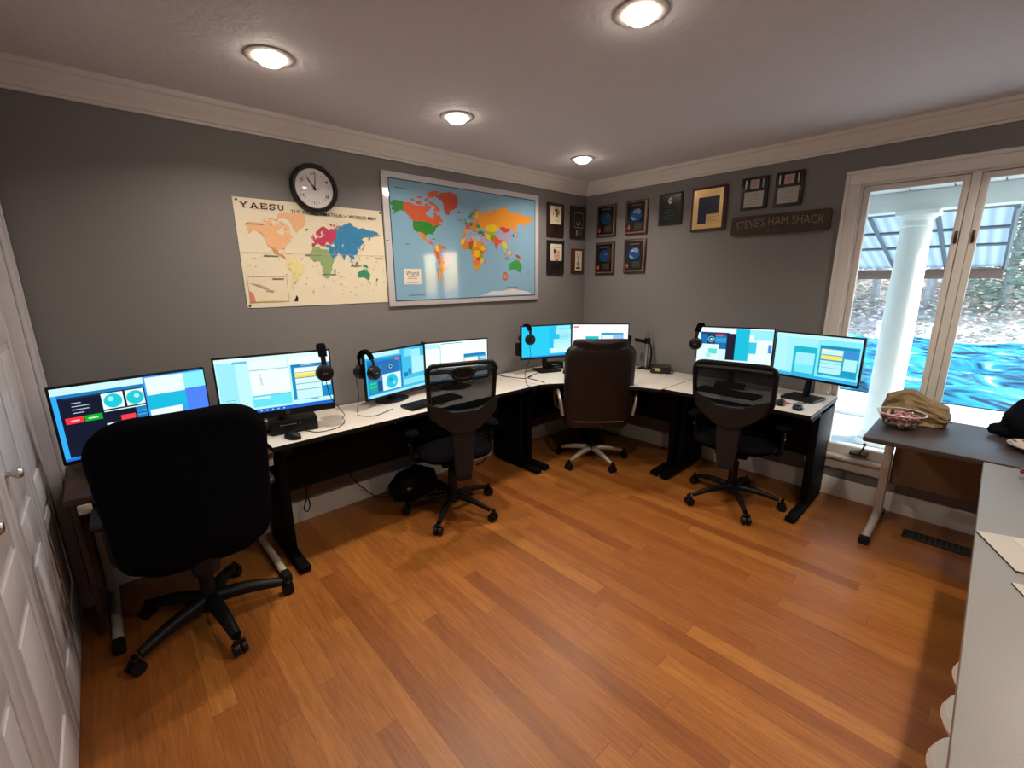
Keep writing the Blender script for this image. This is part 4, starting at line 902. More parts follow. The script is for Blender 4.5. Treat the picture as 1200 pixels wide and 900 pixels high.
def f(m, y):
    for a in ((-.066, .082, .066, .090), (-.066, -.052, .066, -.044), (-.066, -.052, -.060, .09), (.060, -.052, .066, .09)): m.rect(*a, y, SIL)
    m.disc(0, .02, .045, y, ink('#3a3a40'), .055); m.disc(-.005, -.005, .03, y-.0002, ink('#9a9a98'), .026); m.disc(-.01, .01, .02, y-.0004, ink('#2a2a30'))
plate(t, 0, .02, .14, .15, y, ink('#16151a', .3), f); plate(t, -.025, -.095, .022, .05, y, SIL, None, 'tag'); plate(t, .035, -.095, .035, .045, y, mat('dull_silver', '#5a5654', .4, .3), None, 'tag')
t, y = plaque('black plaque with cream plate bearing a small flag, lower left in the corner group', 'A', -.458, 1.743, .235, .305, EBON)
def f(m, y):
    for i in range(7): m.rect(-.035, -.005+.0105*i, .05, .0005+.0105*i, y, ink('#c4604a'))
    m.rect(-.04, .035, -.005, .075, y-.0002, ink('#2c3a6a')); m.rect(-.05, .088, .055, .096, y, ink('#6a6258'))
    m.rect(-.015, -.028, .03, -.015, y, ink('#7a7264'))
    for x in (-.062, .055): m.rect(x, -.028, x+.006, -.014, y, DK)
plate(t, 0, .045, .16, .15, y, CREAM, f); plate(t, 0, -.085, .09, .05, y, ink('#14100f', .3), None, 'name_plate')
t, y = plaque('small reddish brown plaque with narrow cream plate and black bar, below the globe plaque', 'A', -.132, 1.72, .188, .228, WALR)
def f(m, y):
    m.disc(0, .055, .022, y, ink('#7a7466'), .026); m.disc(0, .055, .016, y-.0002, CREAM); m.flat([(-.01, .02), (.015, .03), (.012, -.005), (0, -.0)], y, ink('#3a3430')); m.disc(0, -.03, .022, y, ink('#8a8476'), .024); m.rect(-.03, -.078, .03, -.06, y, ink('#151312'))
plate(t, .005, .0, .10, .185, y, CREAM, f)
def globe(label, u, z, w, h, bright, trim=True):
    t, y = plaque(label, 'B', u, z, w, h, WALR if bright else WAL)
    m = MB(); o = .012
    for a in ((-w/2+o, h/2-o-.004, w/2-o, h/2-o), (-w/2+o, -h/2+o, w/2-o, -h/2+o+.009), (w/2-o-.012, -h/2+o, w/2-o, h/2-o), (-w/2+o, -h/2+o, -w/2+o+.003, h/2-o)): m.rect(*a, y, COP)
    m.build('copper_edge', t)
    blue = '#1a4a86' if bright else '#123a66'
    def f(m, y):
        m.disc(0, .022, .058, y, ink(blue, .25), .056)
        if bright:
            m.flat([(-.02, .06), (.03, .07), (.045, .045), (.03, .02), (.01, .035), (-.01, .04)], y-.0002, ink('#8a8a90', .3)); m.flat([(-.045, .01), (-.02, -.005), (.0, -.02), (-.03, -.025), (-.05, -.005)], y-.0002, ink('#7aa0c8', .3)); m.disc(-.02, .045, .012, y-.0003, ink('#b8c8d8', .3), .007)
        else: m.disc(.02, .04, .02, y-.0002, ink('#1c5078', .3), .014)
        m.rect(-.05, .098, .05, .110, y, ink('#5a4a34')); m.flat([(-.07, -.11), (-.054, -.085), (-.07, -.058), (-.086, -.085)][::1], y, ink('#b04038'))
    plate(t, -.004, .003, w-.046, h-.046, y-.0002, ink('#0a0b10', .2, .3), f, 'face')
    def f2(m, y):
        for i in range(4): m.rect(-.008, -.095+.012*i, .058, -.092+.012*i, y, ink('#5a5a3a'))
    plate(t, .025, -.077, .085, .06, y-.0022, ink('#20241c' if not bright else '#2a2c24', .3), f2, 'name_plate')
globe('globe plaque with dim blue disc, upper one nearest the room corner', .255, 2.08, .212, .288, False)
globe('globe plaque with bright cloudy blue disc and copper trim, upper right of the four globes', .581, 2.08, .222, .292, True)
globe('globe plaque with dim blue disc, lower one nearest the room corner', .251, 1.736, .22, .298, False)
globe('globe plaque with bright blue disc and copper edge, lower right of the four globes', .58, 1.746, .225, .298, True)
t, y = plaque('black green plaque with a small silver crest, between the globes and the gold plaque', 'B', .903, 2.114, .208, .252, EBON)
def f(m, y):
    m.disc(0, .065, .018, y, SIL, .024); m.flat([(-.02, .06), (0, .035), (.02, .06)], y-.0002, SIL); m.disc(.002, .066, .009, y-.0004, ink('#3a4a44'))
    for i in range(5): m.rect(-.05+.008*(i % 2), .01-.022*i, .05-.008*(i % 2), .014-.022*i, y, ink('#3a5248'))
plate(t, 0, 0, .18, .224, y, ink('#0a1614', .22, .4), f, 'face')
t, y = plaque('large gold plaque with navy rectangle and gold name plate', 'B', 1.232, 2.077, .278, .33, WALR, .02)
plate(t, -.004, 0, .235, .295, y, GOLD, None, 'gold_plate'); plate(t, .003, -.01, .165, .20, y-.0018, ink('#1a1f4a', .25, .3), None, 'face')
def f(m, y):
    for i in range(4): m.rect(-.0, -.095+.016*i, .075, -.092+.016*i, y, ink('#7a5a2a'))
plate(t, .038, -.075, .095, .07, y-.0036, GOLD, f, 'name_plate')
def diploma(label, u, z, w, h):
    t, y = plaque(label, 'B', u, z, w, h, EBON)
    def f(m, y):
        for i in range(5): m.rect(-.04+.01*(i % 2), -.01-.017*i, .04-.01*(i % 2), -.0075-.017*i, y, ink('#7a7472'))
    plate(t, 0, -.042, .132, .105, y, SIL, f, 'text_plate')
    def g(m, y): m.disc(0, .062, .018, y, ink('#a88a80', .35), .02)
    plate(t, 0, .062, .062, .062, y, ink('#b49a92', .35), g, 'emblem_plate')
    for x in (-.058, .058): MB().cyl((x, y-.004, .032), (x, y-.004, .092), .005, SILV, seg=12).build('column', t)
diploma('black plaque with silver text plate, left of the pair above the wooden sign', 1.565, 2.148, .182, .222)
diploma('black plaque with silver text plate, right of the pair, nearest the window', 1.79, 2.148, .18, .228)
# wooden sign
t = thing('wooden_sign', 'brown wooden board sign with carved lettering beside the window', 'sign', (-.001, -1.748, 1.921), R(-90))
SW = wood_mat('sign_wood', '#33241c', '#4a362a', (4, 30, 30), .6)
MB().prism(rrect(.645, .137, .018), -.024, 0, SW, fn=None).build('board', t)
m = MB(); LT = ink('#8a7f6c', .6)
m.text("STEVE'S HAM SHACK", .0, .012, .575, .058, -.0245, LT, -.004, lambda c: Vector((c.x, c.y, c.z+.014*(1-(c.x/.29)**2)-.008)), .0005)
m.text('WPEN', -.03, -.045, .085, .016, -.0245, ink('#6a604e', .6), 0, None, .0005); m.build('lettering', t)

# ------------------------------------------------------------------ things on and under the desks
def ellipsoid(m, c, r, mt, n=16, flat=0., jit=0., seed=0, rz=0.):
    b = bmesh.new(); bmesh.ops.create_uvsphere(b, u_segments=n*2, v_segments=n, radius=1)
    for v in b.verts:
        k = 1+jit*mnoise.noise(v.co*2.2+Vector((seed, 0, 0)))+jit*.5*mnoise.noise(v.co*5+Vector((0, seed, 0)))
        v.co *= k
        if v.co.z < -flat: v.co.z = -flat+(v.co.z+flat)*.05
        v.co = Vector((v.co.x*r[0], v.co.y*r[1], v.co.z*r[2]))
    return m.add(b, mt, Matrix.Translation(c) @ Matrix.Rotation(rz, 4, 'Z'))
def mouse(label, loc, rz, mt=BLK):
    t = thing('computer_mouse', label, 'mouse', loc, rz, 'computer mice')
    ellipsoid(MB(), (0, 0, .008), (.031, .056, .030), mt, 14, .25).build('body', t)
    MB().box((0, .022, .036), (.007, .02, .006), RUB, rot=(R(-25), 0, 0), bev=.002).build('wheel', t)
    return t
mouse('black mouse at the left end of the long white desk', (-3.055, -.47, ZD+.0005), R(20))
t = mouse('grey and silver mouse beside the red lit mouse near the window', (-.56, -2.165, ZD+.0005), R(-75), GRYP)
MB().box((0, -.01, .037), (.03, .05, .004), SILV, bev=.002).build('palm_plate', t)
t = mouse('black mouse with red glow on the desk beside the window', (-.52, -2.055, ZD+.0005), R(-80))
MB().box((0, .005, .009), (.066, .10, .007), glow('#ff3418', .8), bev=.003).build('light_strip', t)
mouse('black mouse by the oxblood chair in the corner', (-.755, -.43, ZD+.0005), R(-20))
def keyboard(label, loc, rz, mt=BLK, w=.43):
    t = thing('keyboard', label, 'keyboard', loc, rz, 'computer keyboards')
    MB().box((0, 0, .010), (w, .14, .018), mt, bev=.005).build('body', t)
    m = MB()
    for r in range(5):
        for k in range(20): m.box((-w/2+.022+k*(w-.044)/19, -.05+.024*r, .021), (.0155, .018, .006), RUB)
    m.build('keys', t); return t
keyboard('black keyboard beneath the monitor with the round dial', (-2.13, -.40, ZD+.0005), R(5))
keyboard('black keyboard on the desk beside the window, seen through the mesh chair', (-.49, -1.70, ZD+.0005), R(-92))
keyboard('black keyboard on the brown desk behind the large black chair', (-3.45, -.47, .7155), R(2))
# desk cables
def cable(label, pts, r=.0028, name='cable', cat='cable', sm=6):
    o = MB().tube(pts, r, CORD, 6, smooth=sm).build(name); return tag(o, label, cat, 'loose cables')
zc = ZD+.0035
cable('black cable snaking from the corner monitors to the front edge of the corner desk', [(-.60, -.20, zc), (-.80, -.215, zc), (-1.04, -.265, zc), (-1.13, -.32, zc), (-1.14, -.43, zc), (-1.16, -.53, zc), (-1.17, -.58, .70)])
cable('black cable lying across the joint of the long desk and corner desk', [(-1.22, -.03, zc), (-1.225, -.12, zc), (-1.20, -.22, zc), (-1.165, -.31, zc), (-1.06, -.30, zc+.004)])
cable('thin black cable curling under the window side monitors', [(-.22, -1.94, zc), (-.18, -2.04, zc), (-.20, -2.15, zc), (-.27, -2.20, zc), (-.38, -2.16, zc), (-.46, -2.11, zc), (-.50, -2.08, zc+.01)])
cable('black cable looped down under the left end of the long white desk', [(-2.98, -.27, .40), (-2.965, -.26, .30), (-2.95, -.255, .22), (-2.965, -.25, .175), (-2.985, -.25, .20), (-2.965, -.252, .26), (-2.955, -.265, .36)], .004)
cable('black cable drooping to the floor by the black bag', [(-2.66, -.20, .45), (-2.64, -.13, .28), (-2.58, -.06, .18), (-2.51, -.05, .09), (-2.44, -.08, .02), (-2.36, -.10, .006)], .004)
cable('black cable trailing along the baseboard under the corner desk', [(-.03, -.25, .10), (-.06, -.36, .06), (-.12, -.42, .008), (-.26, -.50, .006), (-.40, -.52, .006)], .005)
t = thing('power_strip', 'pale power strip with looped cords under the long desk beside the slotted chair', 'power strip', (-1.45, -.06, 0))
MB().box((0, 0, .175), (.055, .035, .20), WHTP, bev=.008).build('body', t)
for i in range(2): MB().box((0, -.03, .13+.075*i), (.04, .035, .045), BLK, bev=.005).build('plug', t)
MB().tube([(0, -.045, .13), (-.06, -.06, .12), (-.09, -.05, .2), (-.02, -.06, .27), (.06, -.05, .22), (.05, -.04, .10), (0, -.03, .01), (-.1, -.05, .006)], .005, CORD, 8, smooth=6).build('cord', t)
MB().box((.0, .025, .175), (.03, .03, .10), WHTP, bev=.004).build('bracket', t)
# black bag on the floor
t = thing('black_bag', 'soft black bag slumped on the floor under the long white desk', 'bag', (-2.20, -.20, 0))
BAGF = mat('black_nylon', (.004, .004, .005), .6, var=.4, ns=20, bump=.3, spec=.2)
ellipsoid(MB(), (0, 0, .085), (.19, .12, .125), BAGF, 16, .62, .12, 4).build('body', t)
MB().tube([(-.08, -.02, .17), (-.05, -.03, .215), (.03, -.03, .225), (.08, -.02, .175)], .010, BAGF, 8, smooth=5, flat=1.6).build('handle', t)
MB().box((-.095, -.098, .11), (.03, .008, .018), SILV, rot=(0, 0, R(-20)), bev=.002).build('buckle', t)
# corner: pole mount, radio box
t = thing('pole_stand', 'silver pole stand with black clamp at the back of the corner desk', 'stand', (-.075, -.80, ZD))
MB().cyl((0, 0, .012), (0, 0, .34), .0135, SILV, seg=20).build('pole', t)
MB().box((0, 0, .006), (.10, .11, .012), BLK, bev=.004).build('base', t)
m = MB().cyl((0, 0, .235), (0, 0, .285), .026, BLK, seg=20); m.box((-.03, .06, .26), (.03, .13, .03), BLK, rot=(0, 0, R(-25)), bev=.006); m.tube([(-.01, -.02, .26), (.012, -.035, .20), (.012, -.038, .10), (0, -.03, .02)], .007, BLK, 8, smooth=4); m.build('clamp', t)
t = thing('radio_box', 'small black electronics box with pale label on the corner desk', 'electronics box', (-.125, -.975, ZD), R(-62))
MB().box((0, 0, .033), (.17, .15, .055), mat('box_black', (.012, .011, .011), .35), bev=.006).build('case', t)
for a in ((-.06, -.05), (.06, -.05), (-.06, .05), (.06, .05)): MB().lathe([(0, 0), (.01, 0), (.009, .008), (0, .008)], RUB, Matrix.Translation((a[0], a[1], 0)), 12).build('foot', t)
m = MB(); m.rect(-.045, .022, .0, .048, -.0755, ink('#c8b878')); m.build('label_plate', t); MB().rect(-.065, .046, -.050, .052, -.0755, ink('#a89a90')).build('badge', t)
t = thing('dock_box', 'low black box beneath the cyan corner monitor', 'electronics box', (-.62, -.16, ZD), R(-25))
MB().box((0, 0, .028), (.14, .10, .055), BLK, bev=.006).build('case', t); m = MB(); m.rect(-.05, .036, .02, .040, -.0508, SILV); m.rect(-.04, .014, .045, .017, -.0508, SILV); m.build('trim_line', t)

# ------------------------------------------------------------------ window table and white desk things
t = thing('glass_bowl', 'clear glass bowl of wrapped candy at the corner of the dark table', 'bowl', (-.462, -2.648, ZT))
BG = glass_mat('bowl_glass', (.95, .97, .975), 1.3)
MB().lathe([(0, 0), (.05, 0), (.062, .006), (.088, .04), (.104, .078), (.110, .090), (.107, .092), (.100, .078), (.084, .043), (.060, .012), (0, .008)], BG, None, 40).build('body', t)
MB().tube([(.1085*math.cos(2*PI*i/40), .1085*math.sin(2*PI*i/40), .0915) for i in range(40)], .0028, mat('glass_rim', '#d8e0e4', .12, coat=.6), 6, closed=True).build('rim', t)
CM = [mat('candy_red', '#a04a48', .3), mat('candy_brown', '#6a3a34', .35), mat('candy_pink', '#c89a98', .3), mat('candy_foil', '#d8ccc8', .22, .3)]
protos = []
for k in range(4):
    m = MB(); ellipsoid(m, (0, 0, 0), (.012, .009, .0075), CM[k], 7); m.lathe([(.001, 0), (.008, .009)], CM[k], Matrix.Translation((.010, 0, 0)) @ Matrix.Rotation(PI/2, 4, 'Y'), 8); m.lathe([(.001, 0), (.008, .009)], CM[k], Matrix.Translation((-.010, 0, 0)) @ Matrix.Rotation(-PI/2, 4, 'Y'), 8)
    o = m.build('candy'); tag(o, 'small wrapped candy in the glass bowl', 'candy', 'wrapped candies in the glass bowl'); protos.append(o)
rnd = random.Random(5); n = 0
for lz, rr_, cnt in ((.020, .045, 9), (.036, .062, 14), (.052, .072, 17), (.067, .076, 18), (.080, .058, 10)):
    for i in range(cnt):
        a = 2*PI*i/cnt+lz*40; q = rr_*(1 if i % 3 else .5)
        o = protos[n % 4] if n < 4 else protos[(n*7+i) % 4].copy()
        if n >= 4: COL.objects.link(o)
        o.location = (-.462+q*math.cos(a), -2.648+q*math.sin(a), ZT+lz+rnd.uniform(-.003, .003)); o.rotation_euler = (rnd.uniform(-.5, .5), rnd.uniform(-.5, .5), rnd.uniform(0, 6.3)); n += 1
# paper bag
t = thing('paper_bag', 'crumpled brown paper bag lying behind the glass bowl', 'paper bag', (-.255, -2.69, ZT), R(-90))
m = MB(); b = bmesh.new(); bmesh.ops.create_cube(b, size=2); bmesh.ops.subdivide_edges(b, edges=list(b.edges), cuts=25, use_grid_fill=True)
def ridge(p): return 1-2*abs(mnoise.noise(p))
for v in b.verts:
    p = v.co.copy(); s_ = p.normalized(); q = p*.60+s_*.40
    hgt = .80+.28*math.exp(-((p.x+.25)/.55)**2)-.10*max(0, p.x)**2
    up = (q.z+.95)*.5
    cr = .045*ridge(p*1.5+Vector((5, 2, 1)))+.03*ridge(p*3.1)+.012*ridge(p*6.5)
    v.co = Vector((q.x*.152*(1+cr*.5)+.02*mnoise.noise(p*1.1)*up, q.y*(.085-.035*up)*(1+cr*5)+.03*up*mnoise.noise(Vector((p.x*1.7, 0, p.z))), max(0, up*.168*hgt*(1+cr*1.2))))
KR = mat('kraft_paper', (.25, .175, .080), .75, var=.22, ns=9, bump=.6)
m.add(b, KR); m.build('body', t)
m = MB(); m.box((.10, -.082, .055), (.13, .004, .006), KR, rot=(0, R(8), 0)); m.build('folded_edge', t)
# black garment
t = thing('black_garment', 'black fabric garment heaped on the dark table at the right edge', 'garment', (-.215, -3.285, ZT))
GF = mat('black_wool', (.004, .004, .007), .95, var=.4, ns=60, bump=.3, spec=.1)
ellipsoid(MB(), (0, 0, .065), (.13, .255, .185), GF, 22, .36, .16, 9).build('body', t)
ellipsoid(MB(), (-.02, .225, .03), (.05, .07, .04), GF, 12, .5, .25, 2).build('sleeve', t)
t = thing('patterned_plate', 'white patterned plate in front of the black garment', 'plate', (-.455, -3.175, ZT))
m = MB().lathe([(0, 0), (.06, 0), (.085, .012), (.112, .026), (.114, .029), (.085, .018), (.055, .008), (0, .007)], mat('white_china', '#cfc6ba', .25, coat=.3), None, 40)
b = bmesh.new(); kd = ink('#3a3230', .3)
for i in range(40):
    if i % 3: continue
    q = [b.verts.new((r_*math.cos(2*PI*(i+j)/40), r_*math.sin(2*PI*(i+j)/40), z_+.0006)) for r_, z_, j in ((.093, .0212, 0), (.107, .0266, 0), (.107, .0266, 1), (.093, .0212, 1))]; b.faces.new(q)
m.add(b, kd); m.build('dish', t)
t = thing('red_packet', 'small red packet lying on the patterned plate', 'packet', (-.44, -3.165, ZT+.009), R(20))
MB().box((0, 0, .015), (.075, .055, .030), mat('red_wrap', '#c03028', .35), bev=.010).box((0, 0, .0305), (.045, .03, .001), ink('#d8b870')).build('pouch', t)
# papers on the white desk
def sheet(label, name, cat, c, w, d, rz, th, mt, em):
    t = thing(name, label, cat, (c[0], c[1], ZW), rz)
    MB().box((0, 0, th/2+.0004), (w, d, th), em, top=mt).build('sheet', t); return t
PW = mat('white_card', '#a8a29a', .5, var=.03); PE = ink('#2a2622')
t = sheet('white board sheet with dark edge lying on the pale desk', 'clipboard', 'clipboard', (-1.735, -3.185, 0), .23, .32, R(22), .006, PW, PE)
MB().box((.03, -.02, .0072), (.16, .20, .0008), ink('#b4aea6')).build('paper', t)
t = sheet('small white card with dark underside at the right edge of the pale desk', 'card', 'card', (-2.0, -3.17, 0), .11, .17, R(22), .005, PW, PE)
MB().box((0, .02, .0056), (.08, .10, .0006), ink('#a09a90')).build('paper', t)
t = thing('red_ball', 'small dark red rounded trinket on the far end of the pale desk', 'ornament', (-.985, -3.125, ZW+.028))
ellipsoid(MB(), (0, 0, 0), (.03, .03, .028), mat('dark_red_gloss', '#5a1418', .2, coat=.4), 14).build('body', t)
MB().cyl((0, 0, .026), (0, 0, .034), .005, GOLD, seg=10).build('cap', t)

# ------------------------------------------------------------------ outside
def gmat(name, c0, c1, scale, rough=.9, bump=0.):
    m, nt, b = nodes(name); L = nt.links.new
    tc = N(nt, 'TexCoord'); n = N(nt, 'TexNoise'); n.inputs['Scale'].default_value = scale; n.inputs['Detail'].default_value = 8; L(tc.outputs['Object'], n.inputs['Vector'])
    rp = N(nt, 'ValToRGB'); rp.color_ramp.elements[0].position = .35; rp.color_ramp.elements[1].position = .65
    rp.color_ramp.elements[0].color = lin(c0); rp.color_ramp.elements[1].color = lin(c1); L(n.outputs['Fac'], rp.inputs[0]); L(rp.outputs[0], b.inputs['Base Color']); b.inputs['Roughness'].default_value = rough
    if bump:
        bp = N(nt, 'Bump'); bp.inputs['Strength'].default_value = bump; bp.inputs['Distance'].default_value = .05; L(n.outputs['Fac'], bp.inputs['Height']); L(bp.outputs[0], b.inputs['Normal'])
    return m
PORW = mat('porch_white_paint', (.74, .80, .79), .5, var=.03, ns=8)
struct(MB().span((.12, -14, -.35), (2.6, 9, -.15), gmat('porch_concrete', '#c4d0d2', '#d8e2e2', 3)), 'porch_floor')
struct(MB().span((2.6, -30, -.45), (40, 30, -.25), gmat('yard_ground', '#aab6b8', '#ccd4d2', .8)), 'ground')
m = MB()
for i in range(64):
    y = -13+i*.30; m.span((.13, y, 2.30), (2.05, y+.292, 2.32), PORW, .003)
m.span((.125, -14, 2.3205), (2.15, 9, 2.42), PORW); m.span((1.93, -14, 2.125), (2.12, 9, 2.299), PORW, .006)
struct(m, 'porch_roof')
t = thing('porch_column', 'round white porch column outside the window', 'column', (2.02, -2.285, -.15))
MB().lathe([(0, .12), (.128, .12), (.132, .6), (.128, 1.2), (.112, 2.20), (0, 2.20)], PORW, None, 48).build('shaft', t)
m = MB().span((-.16, -.16, 0), (.16, .16, .06), PORW, .006); m.lathe([(0, .06), (.15, .06), (.155, .085), (.145, .11), (.132, .13), (0, .13)], PORW, None, 40); m.build('base', t)
m = MB().lathe([(0, 2.13), (.114, 2.13), (.124, 2.138), (.114, 2.148), (.114, 2.19), (.135, 2.215), (.14, 2.235), (0, 2.235)], PORW, None, 48); m.span((-.15, -.15, 2.232), (.15, .15, 2.274), PORW, .005); m.build('capital', t)
t = thing('awning', 'translucent sloped carport awning on brown beams beyond the porch', 'awning')
def trans_mat():
    m, nt, b = nodes('translucent_panel'); L = nt.links.new
    tc = N(nt, 'TexCoord'); w = N(nt, 'TexWave'); w.inputs['Scale'].default_value = 3.2; w.bands_direction = 'Y'; L(tc.outputs['Object'], w.inputs['Vector'])
    rp = N(nt, 'ValToRGB'); rp.color_ramp.elements[0].color = (.42, .52, .58, 1); rp.color_ramp.elements[1].color = (.56, .66, .72, 1); L(w.outputs['Fac'], rp.inputs[0])
    tl = N(nt, 'BsdfTranslucent'); df = N(nt, 'BsdfDiffuse'); L(rp.outputs[0], tl.inputs[0]); L(rp.outputs[0], df.inputs[0]); mx = N(nt, 'MixShader'); mx.inputs[0].default_value = .45
    L(tl.outputs[0], mx.inputs[1]); L(df.outputs[0], mx.inputs[2]); L(mx.outputs[0], nt.nodes['Material Output'].inputs[0]); nt.nodes.remove(b); return m
STEEL = mat('awning_steel', (.10, .12, .14), .5, var=.1); AWB = mat('awning_brown_beam', (.13, .085, .07), .6, var=.15, ns=9)
def ap(x, y, dz=0): return (x, y, 2.14-(x-2.35)*.232+dz)
m = MB(); b = bmesh.new()
q = [b.verts.new(ap(x, y, .035)) for x, y in ((2.42, 3.5), (2.42, -2.93), (4.62, -2.88), (4.62, 3.5))]; b.faces.new(q)
r_ = bmesh.ops.extrude_face_region(b, geom=list(b.faces)); bmesh.ops.translate(b, vec=(0, 0, .01), verts=[v for v in r_['geom'] if isinstance(v, bmesh.types.BMVert)])
bmesh.ops.recalc_face_normals(b, faces=b.faces); m.add(b, trans_mat()); m.build('roof_panel', t)
for y in (-2.90, -2.38, -1.86, -1.0, 0., 1., 2., 3.): MB().tube([ap(2.40, y), ap(4.55, y)], .022, STEEL, 4).build('rafter', t)
for x in (2.40, 3.0, 3.6): MB().tube([ap(x, -2.92, .02), ap(x, 3.5, .02)], .016, STEEL, 4).build('purlin', t)
MB().span((4.5, -2.9, 1.50), (4.6, 3.5, 1.625), AWB, .006).build('front_beam', t)
for y in (3.3,): MB().span((4.5, y-.05, -.25), (4.6, y+.05, 1.5), AWB).build('post', t)
# pool cover
PT = None
def tarp_mat():
    m, nt, b = nodes('blue_tarpaulin'); L = nt.links.new
    tc = N(nt, 'TexCoord'); mp = N(nt, 'Mapping'); mp.inputs['Scale'].default_value = (3.4, .75, 1); mp.inputs['Rotation'].default_value = (0, 0, .25); L(tc.outputs['Object'], mp.inputs[0])
    n = N(nt, 'TexNoise'); n.inputs['Scale'].default_value = 1.3; n.inputs['Detail'].default_value = 7; n.inputs['Distortion'].default_value = 2.6; L(mp.outputs[0], n.inputs['Vector'])
    rp = N(nt, 'ValToRGB'); e = rp.color_ramp.elements; e[0].position = .36; e[0].color = (.004, .025, .05, 1); e[1].position = .68; e[1].color = (.40, .62, .68, 1)  # ramp paints fold shade and pale highlights into the tarpaulin colour
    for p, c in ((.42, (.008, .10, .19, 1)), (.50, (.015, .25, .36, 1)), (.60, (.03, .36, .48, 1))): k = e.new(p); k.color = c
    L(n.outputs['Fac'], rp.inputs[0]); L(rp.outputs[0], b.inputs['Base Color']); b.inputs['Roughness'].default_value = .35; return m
b = bmesh.new(); bmesh.ops.create_grid(b, x_segments=130, y_segments=150, size=1)
for v in b.verts:
    x = 8.3+v.co.x*3.3; y = -1.5+v.co.y*6.5; e = min(1, (1-max(abs(v.co.x), abs(v.co.y)))*12)
    p = Vector((x, y, 0)); z = .10*abs(mnoise.noise(Vector((x*.9, y*.5, 1))))+.20*(1-2*abs(mnoise.noise(Vector((x*1.7+y*.4, y*.6, 4)))))+.04*mnoise.noise(Vector((x*3, y*1.2, 2)))
    v.co = Vector((x, y, -.235+e*(.06+z)))
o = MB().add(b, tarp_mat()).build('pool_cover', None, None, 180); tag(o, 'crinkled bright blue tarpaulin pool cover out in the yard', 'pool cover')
m = MB().span((10.95, -9, -.26), (12.9, 6, -.19), gmat('sunlit_coping', '#c8ccc8', '#dcdedc', 2)); struct(m, 'pool_edge_path')
struct(MB().span((3.4, -9, -.26), (4.0, 6, -.20), bpy.data.materials['sunlit_coping']), 'pool_edge_kerb')
for i, (x, y, lab) in enumerate(((12.3, -.74, 'short white post beyond the pool cover, left of the column'), (12.3, -1.78, 'short white post beyond the pool cover, right of the column'))):
    t = thing('garden_post', lab, 'post', (x, y, -.19), 0, 'short white posts by the pool')
    MB().cyl((0, 0, 0), (0, 0, .42), .05, PORW, seg=14).build('shaft', t); ellipsoid(MB(), (0, 0, .46), (.075, .075, .07), PORW, 10).build('globe_cap', t)
# wooded slope
b = bmesh.new(); bmesh.ops.create_grid(b, x_segments=50, y_segments=60, size=1)
for v in b.verts:
    x = 13+(v.co.x+1)*16; y = v.co.y*30; v.co = Vector((x, y, -.3+(x-13)*.20+.5*mnoise.noise(Vector((x*.25, y*.25, 0)))*min(1, (x-13)/3)))
o = MB().add(b, gmat('leaf_litter', '#aaa8a0', '#cfc4bc', .9)).build('hill'); o['kind'] = 'structure'
LEAF = [mat('evergreen_leaves', (.26, .36, .29), .7, var=.5, ns=3), mat('olive_leaves', (.42, .48, .36), .7, var=.5, ns=3), mat('dry_leaves', (.62, .50, .45), .7, var=.4, ns=3)]
BARK = mat('grey_bark', (.45, .45, .46), .85, var=.4, ns=6)
def hz(x, y): return -.3+(x-13)*.20+.5*mnoise.noise(Vector((x*.25, y*.25, 0)))*min(1, max(0, (x-13)/3))
def leaves(n, rad, zc, rz_, seed, mt, size):
    rnd = random.Random(seed); b = bmesh.new()
    for i in range(n):
        while True:
            p = Vector((rnd.uniform(-1, 1), rnd.uniform(-1, 1), rnd.uniform(-1, 1)))
            if .3 < p.length < 1: break
        c = Vector((p.x*rad, p.y*rad, zc+p.z*rz_)); q = Matrix.Rotation(rnd.uniform(0, 6.28), 3, 'Z') @ Matrix.Rotation(rnd.uniform(-1.2, 1.2), 3, 'X'); s_ = size*rnd.uniform(.6, 1.3)
        b.faces.new([b.verts.new(c+q @ Vector(k)*s_) for k in ((-.5, 0, 0), (0, -.22, 0), (.5, 0, 0), (0, .22, 0))])
    return MB().add(b, mt)
TL = ['bare tree with sparse dry leaves', 'green leafed tree', 'dark evergreen tree']
def tree(x, y, h, kind, seed, where):
    rnd = random.Random(seed); t = thing('tree', '%s, %s' % (TL[kind], where), 'tree', (x, y, hz(x, y)-.05), rnd.uniform(0, 6), 'trees on the slope behind the pool')
    bx, by = rnd.uniform(-.4, .4), rnd.uniform(-.4, .4)
    m = MB().tube([(0, 0, 0), (bx*.3, by*.3, h*.3), (bx*.6, by*.5, h*.6), (bx, by, h)], .1, BARK, 8, smooth=3, radii=[.14, .11, .08, .02]); m.build('trunk', t)
    for k in range(7):
        z = h*rnd.uniform(.25, .85); a = rnd.uniform(0, 6.28); L = h*.28*rnd.uniform(.6, 1.1); c = Vector((bx*z/h, by*z/h, z))
        MB().tube([c, c+Vector((math.cos(a)*L*.5, math.sin(a)*L*.5, L*.25)), c+Vector((math.cos(a)*L, math.sin(a)*L, L*.7))], .03, BARK, 5, smooth=2, radii=[.045, .03, .008]).build('branch', t)
    nl, mt = ((1000, LEAF[2]), (3600, LEAF[1]), (4600, LEAF[0]))[kind]
    if kind == 2: leaves(nl, 1.5, h*.5, h*.48, seed, mt, .21).build('crown', t)
    else: leaves(nl, 2.0, h*.65, h*.4, seed, mt, .17).build('crown', t)
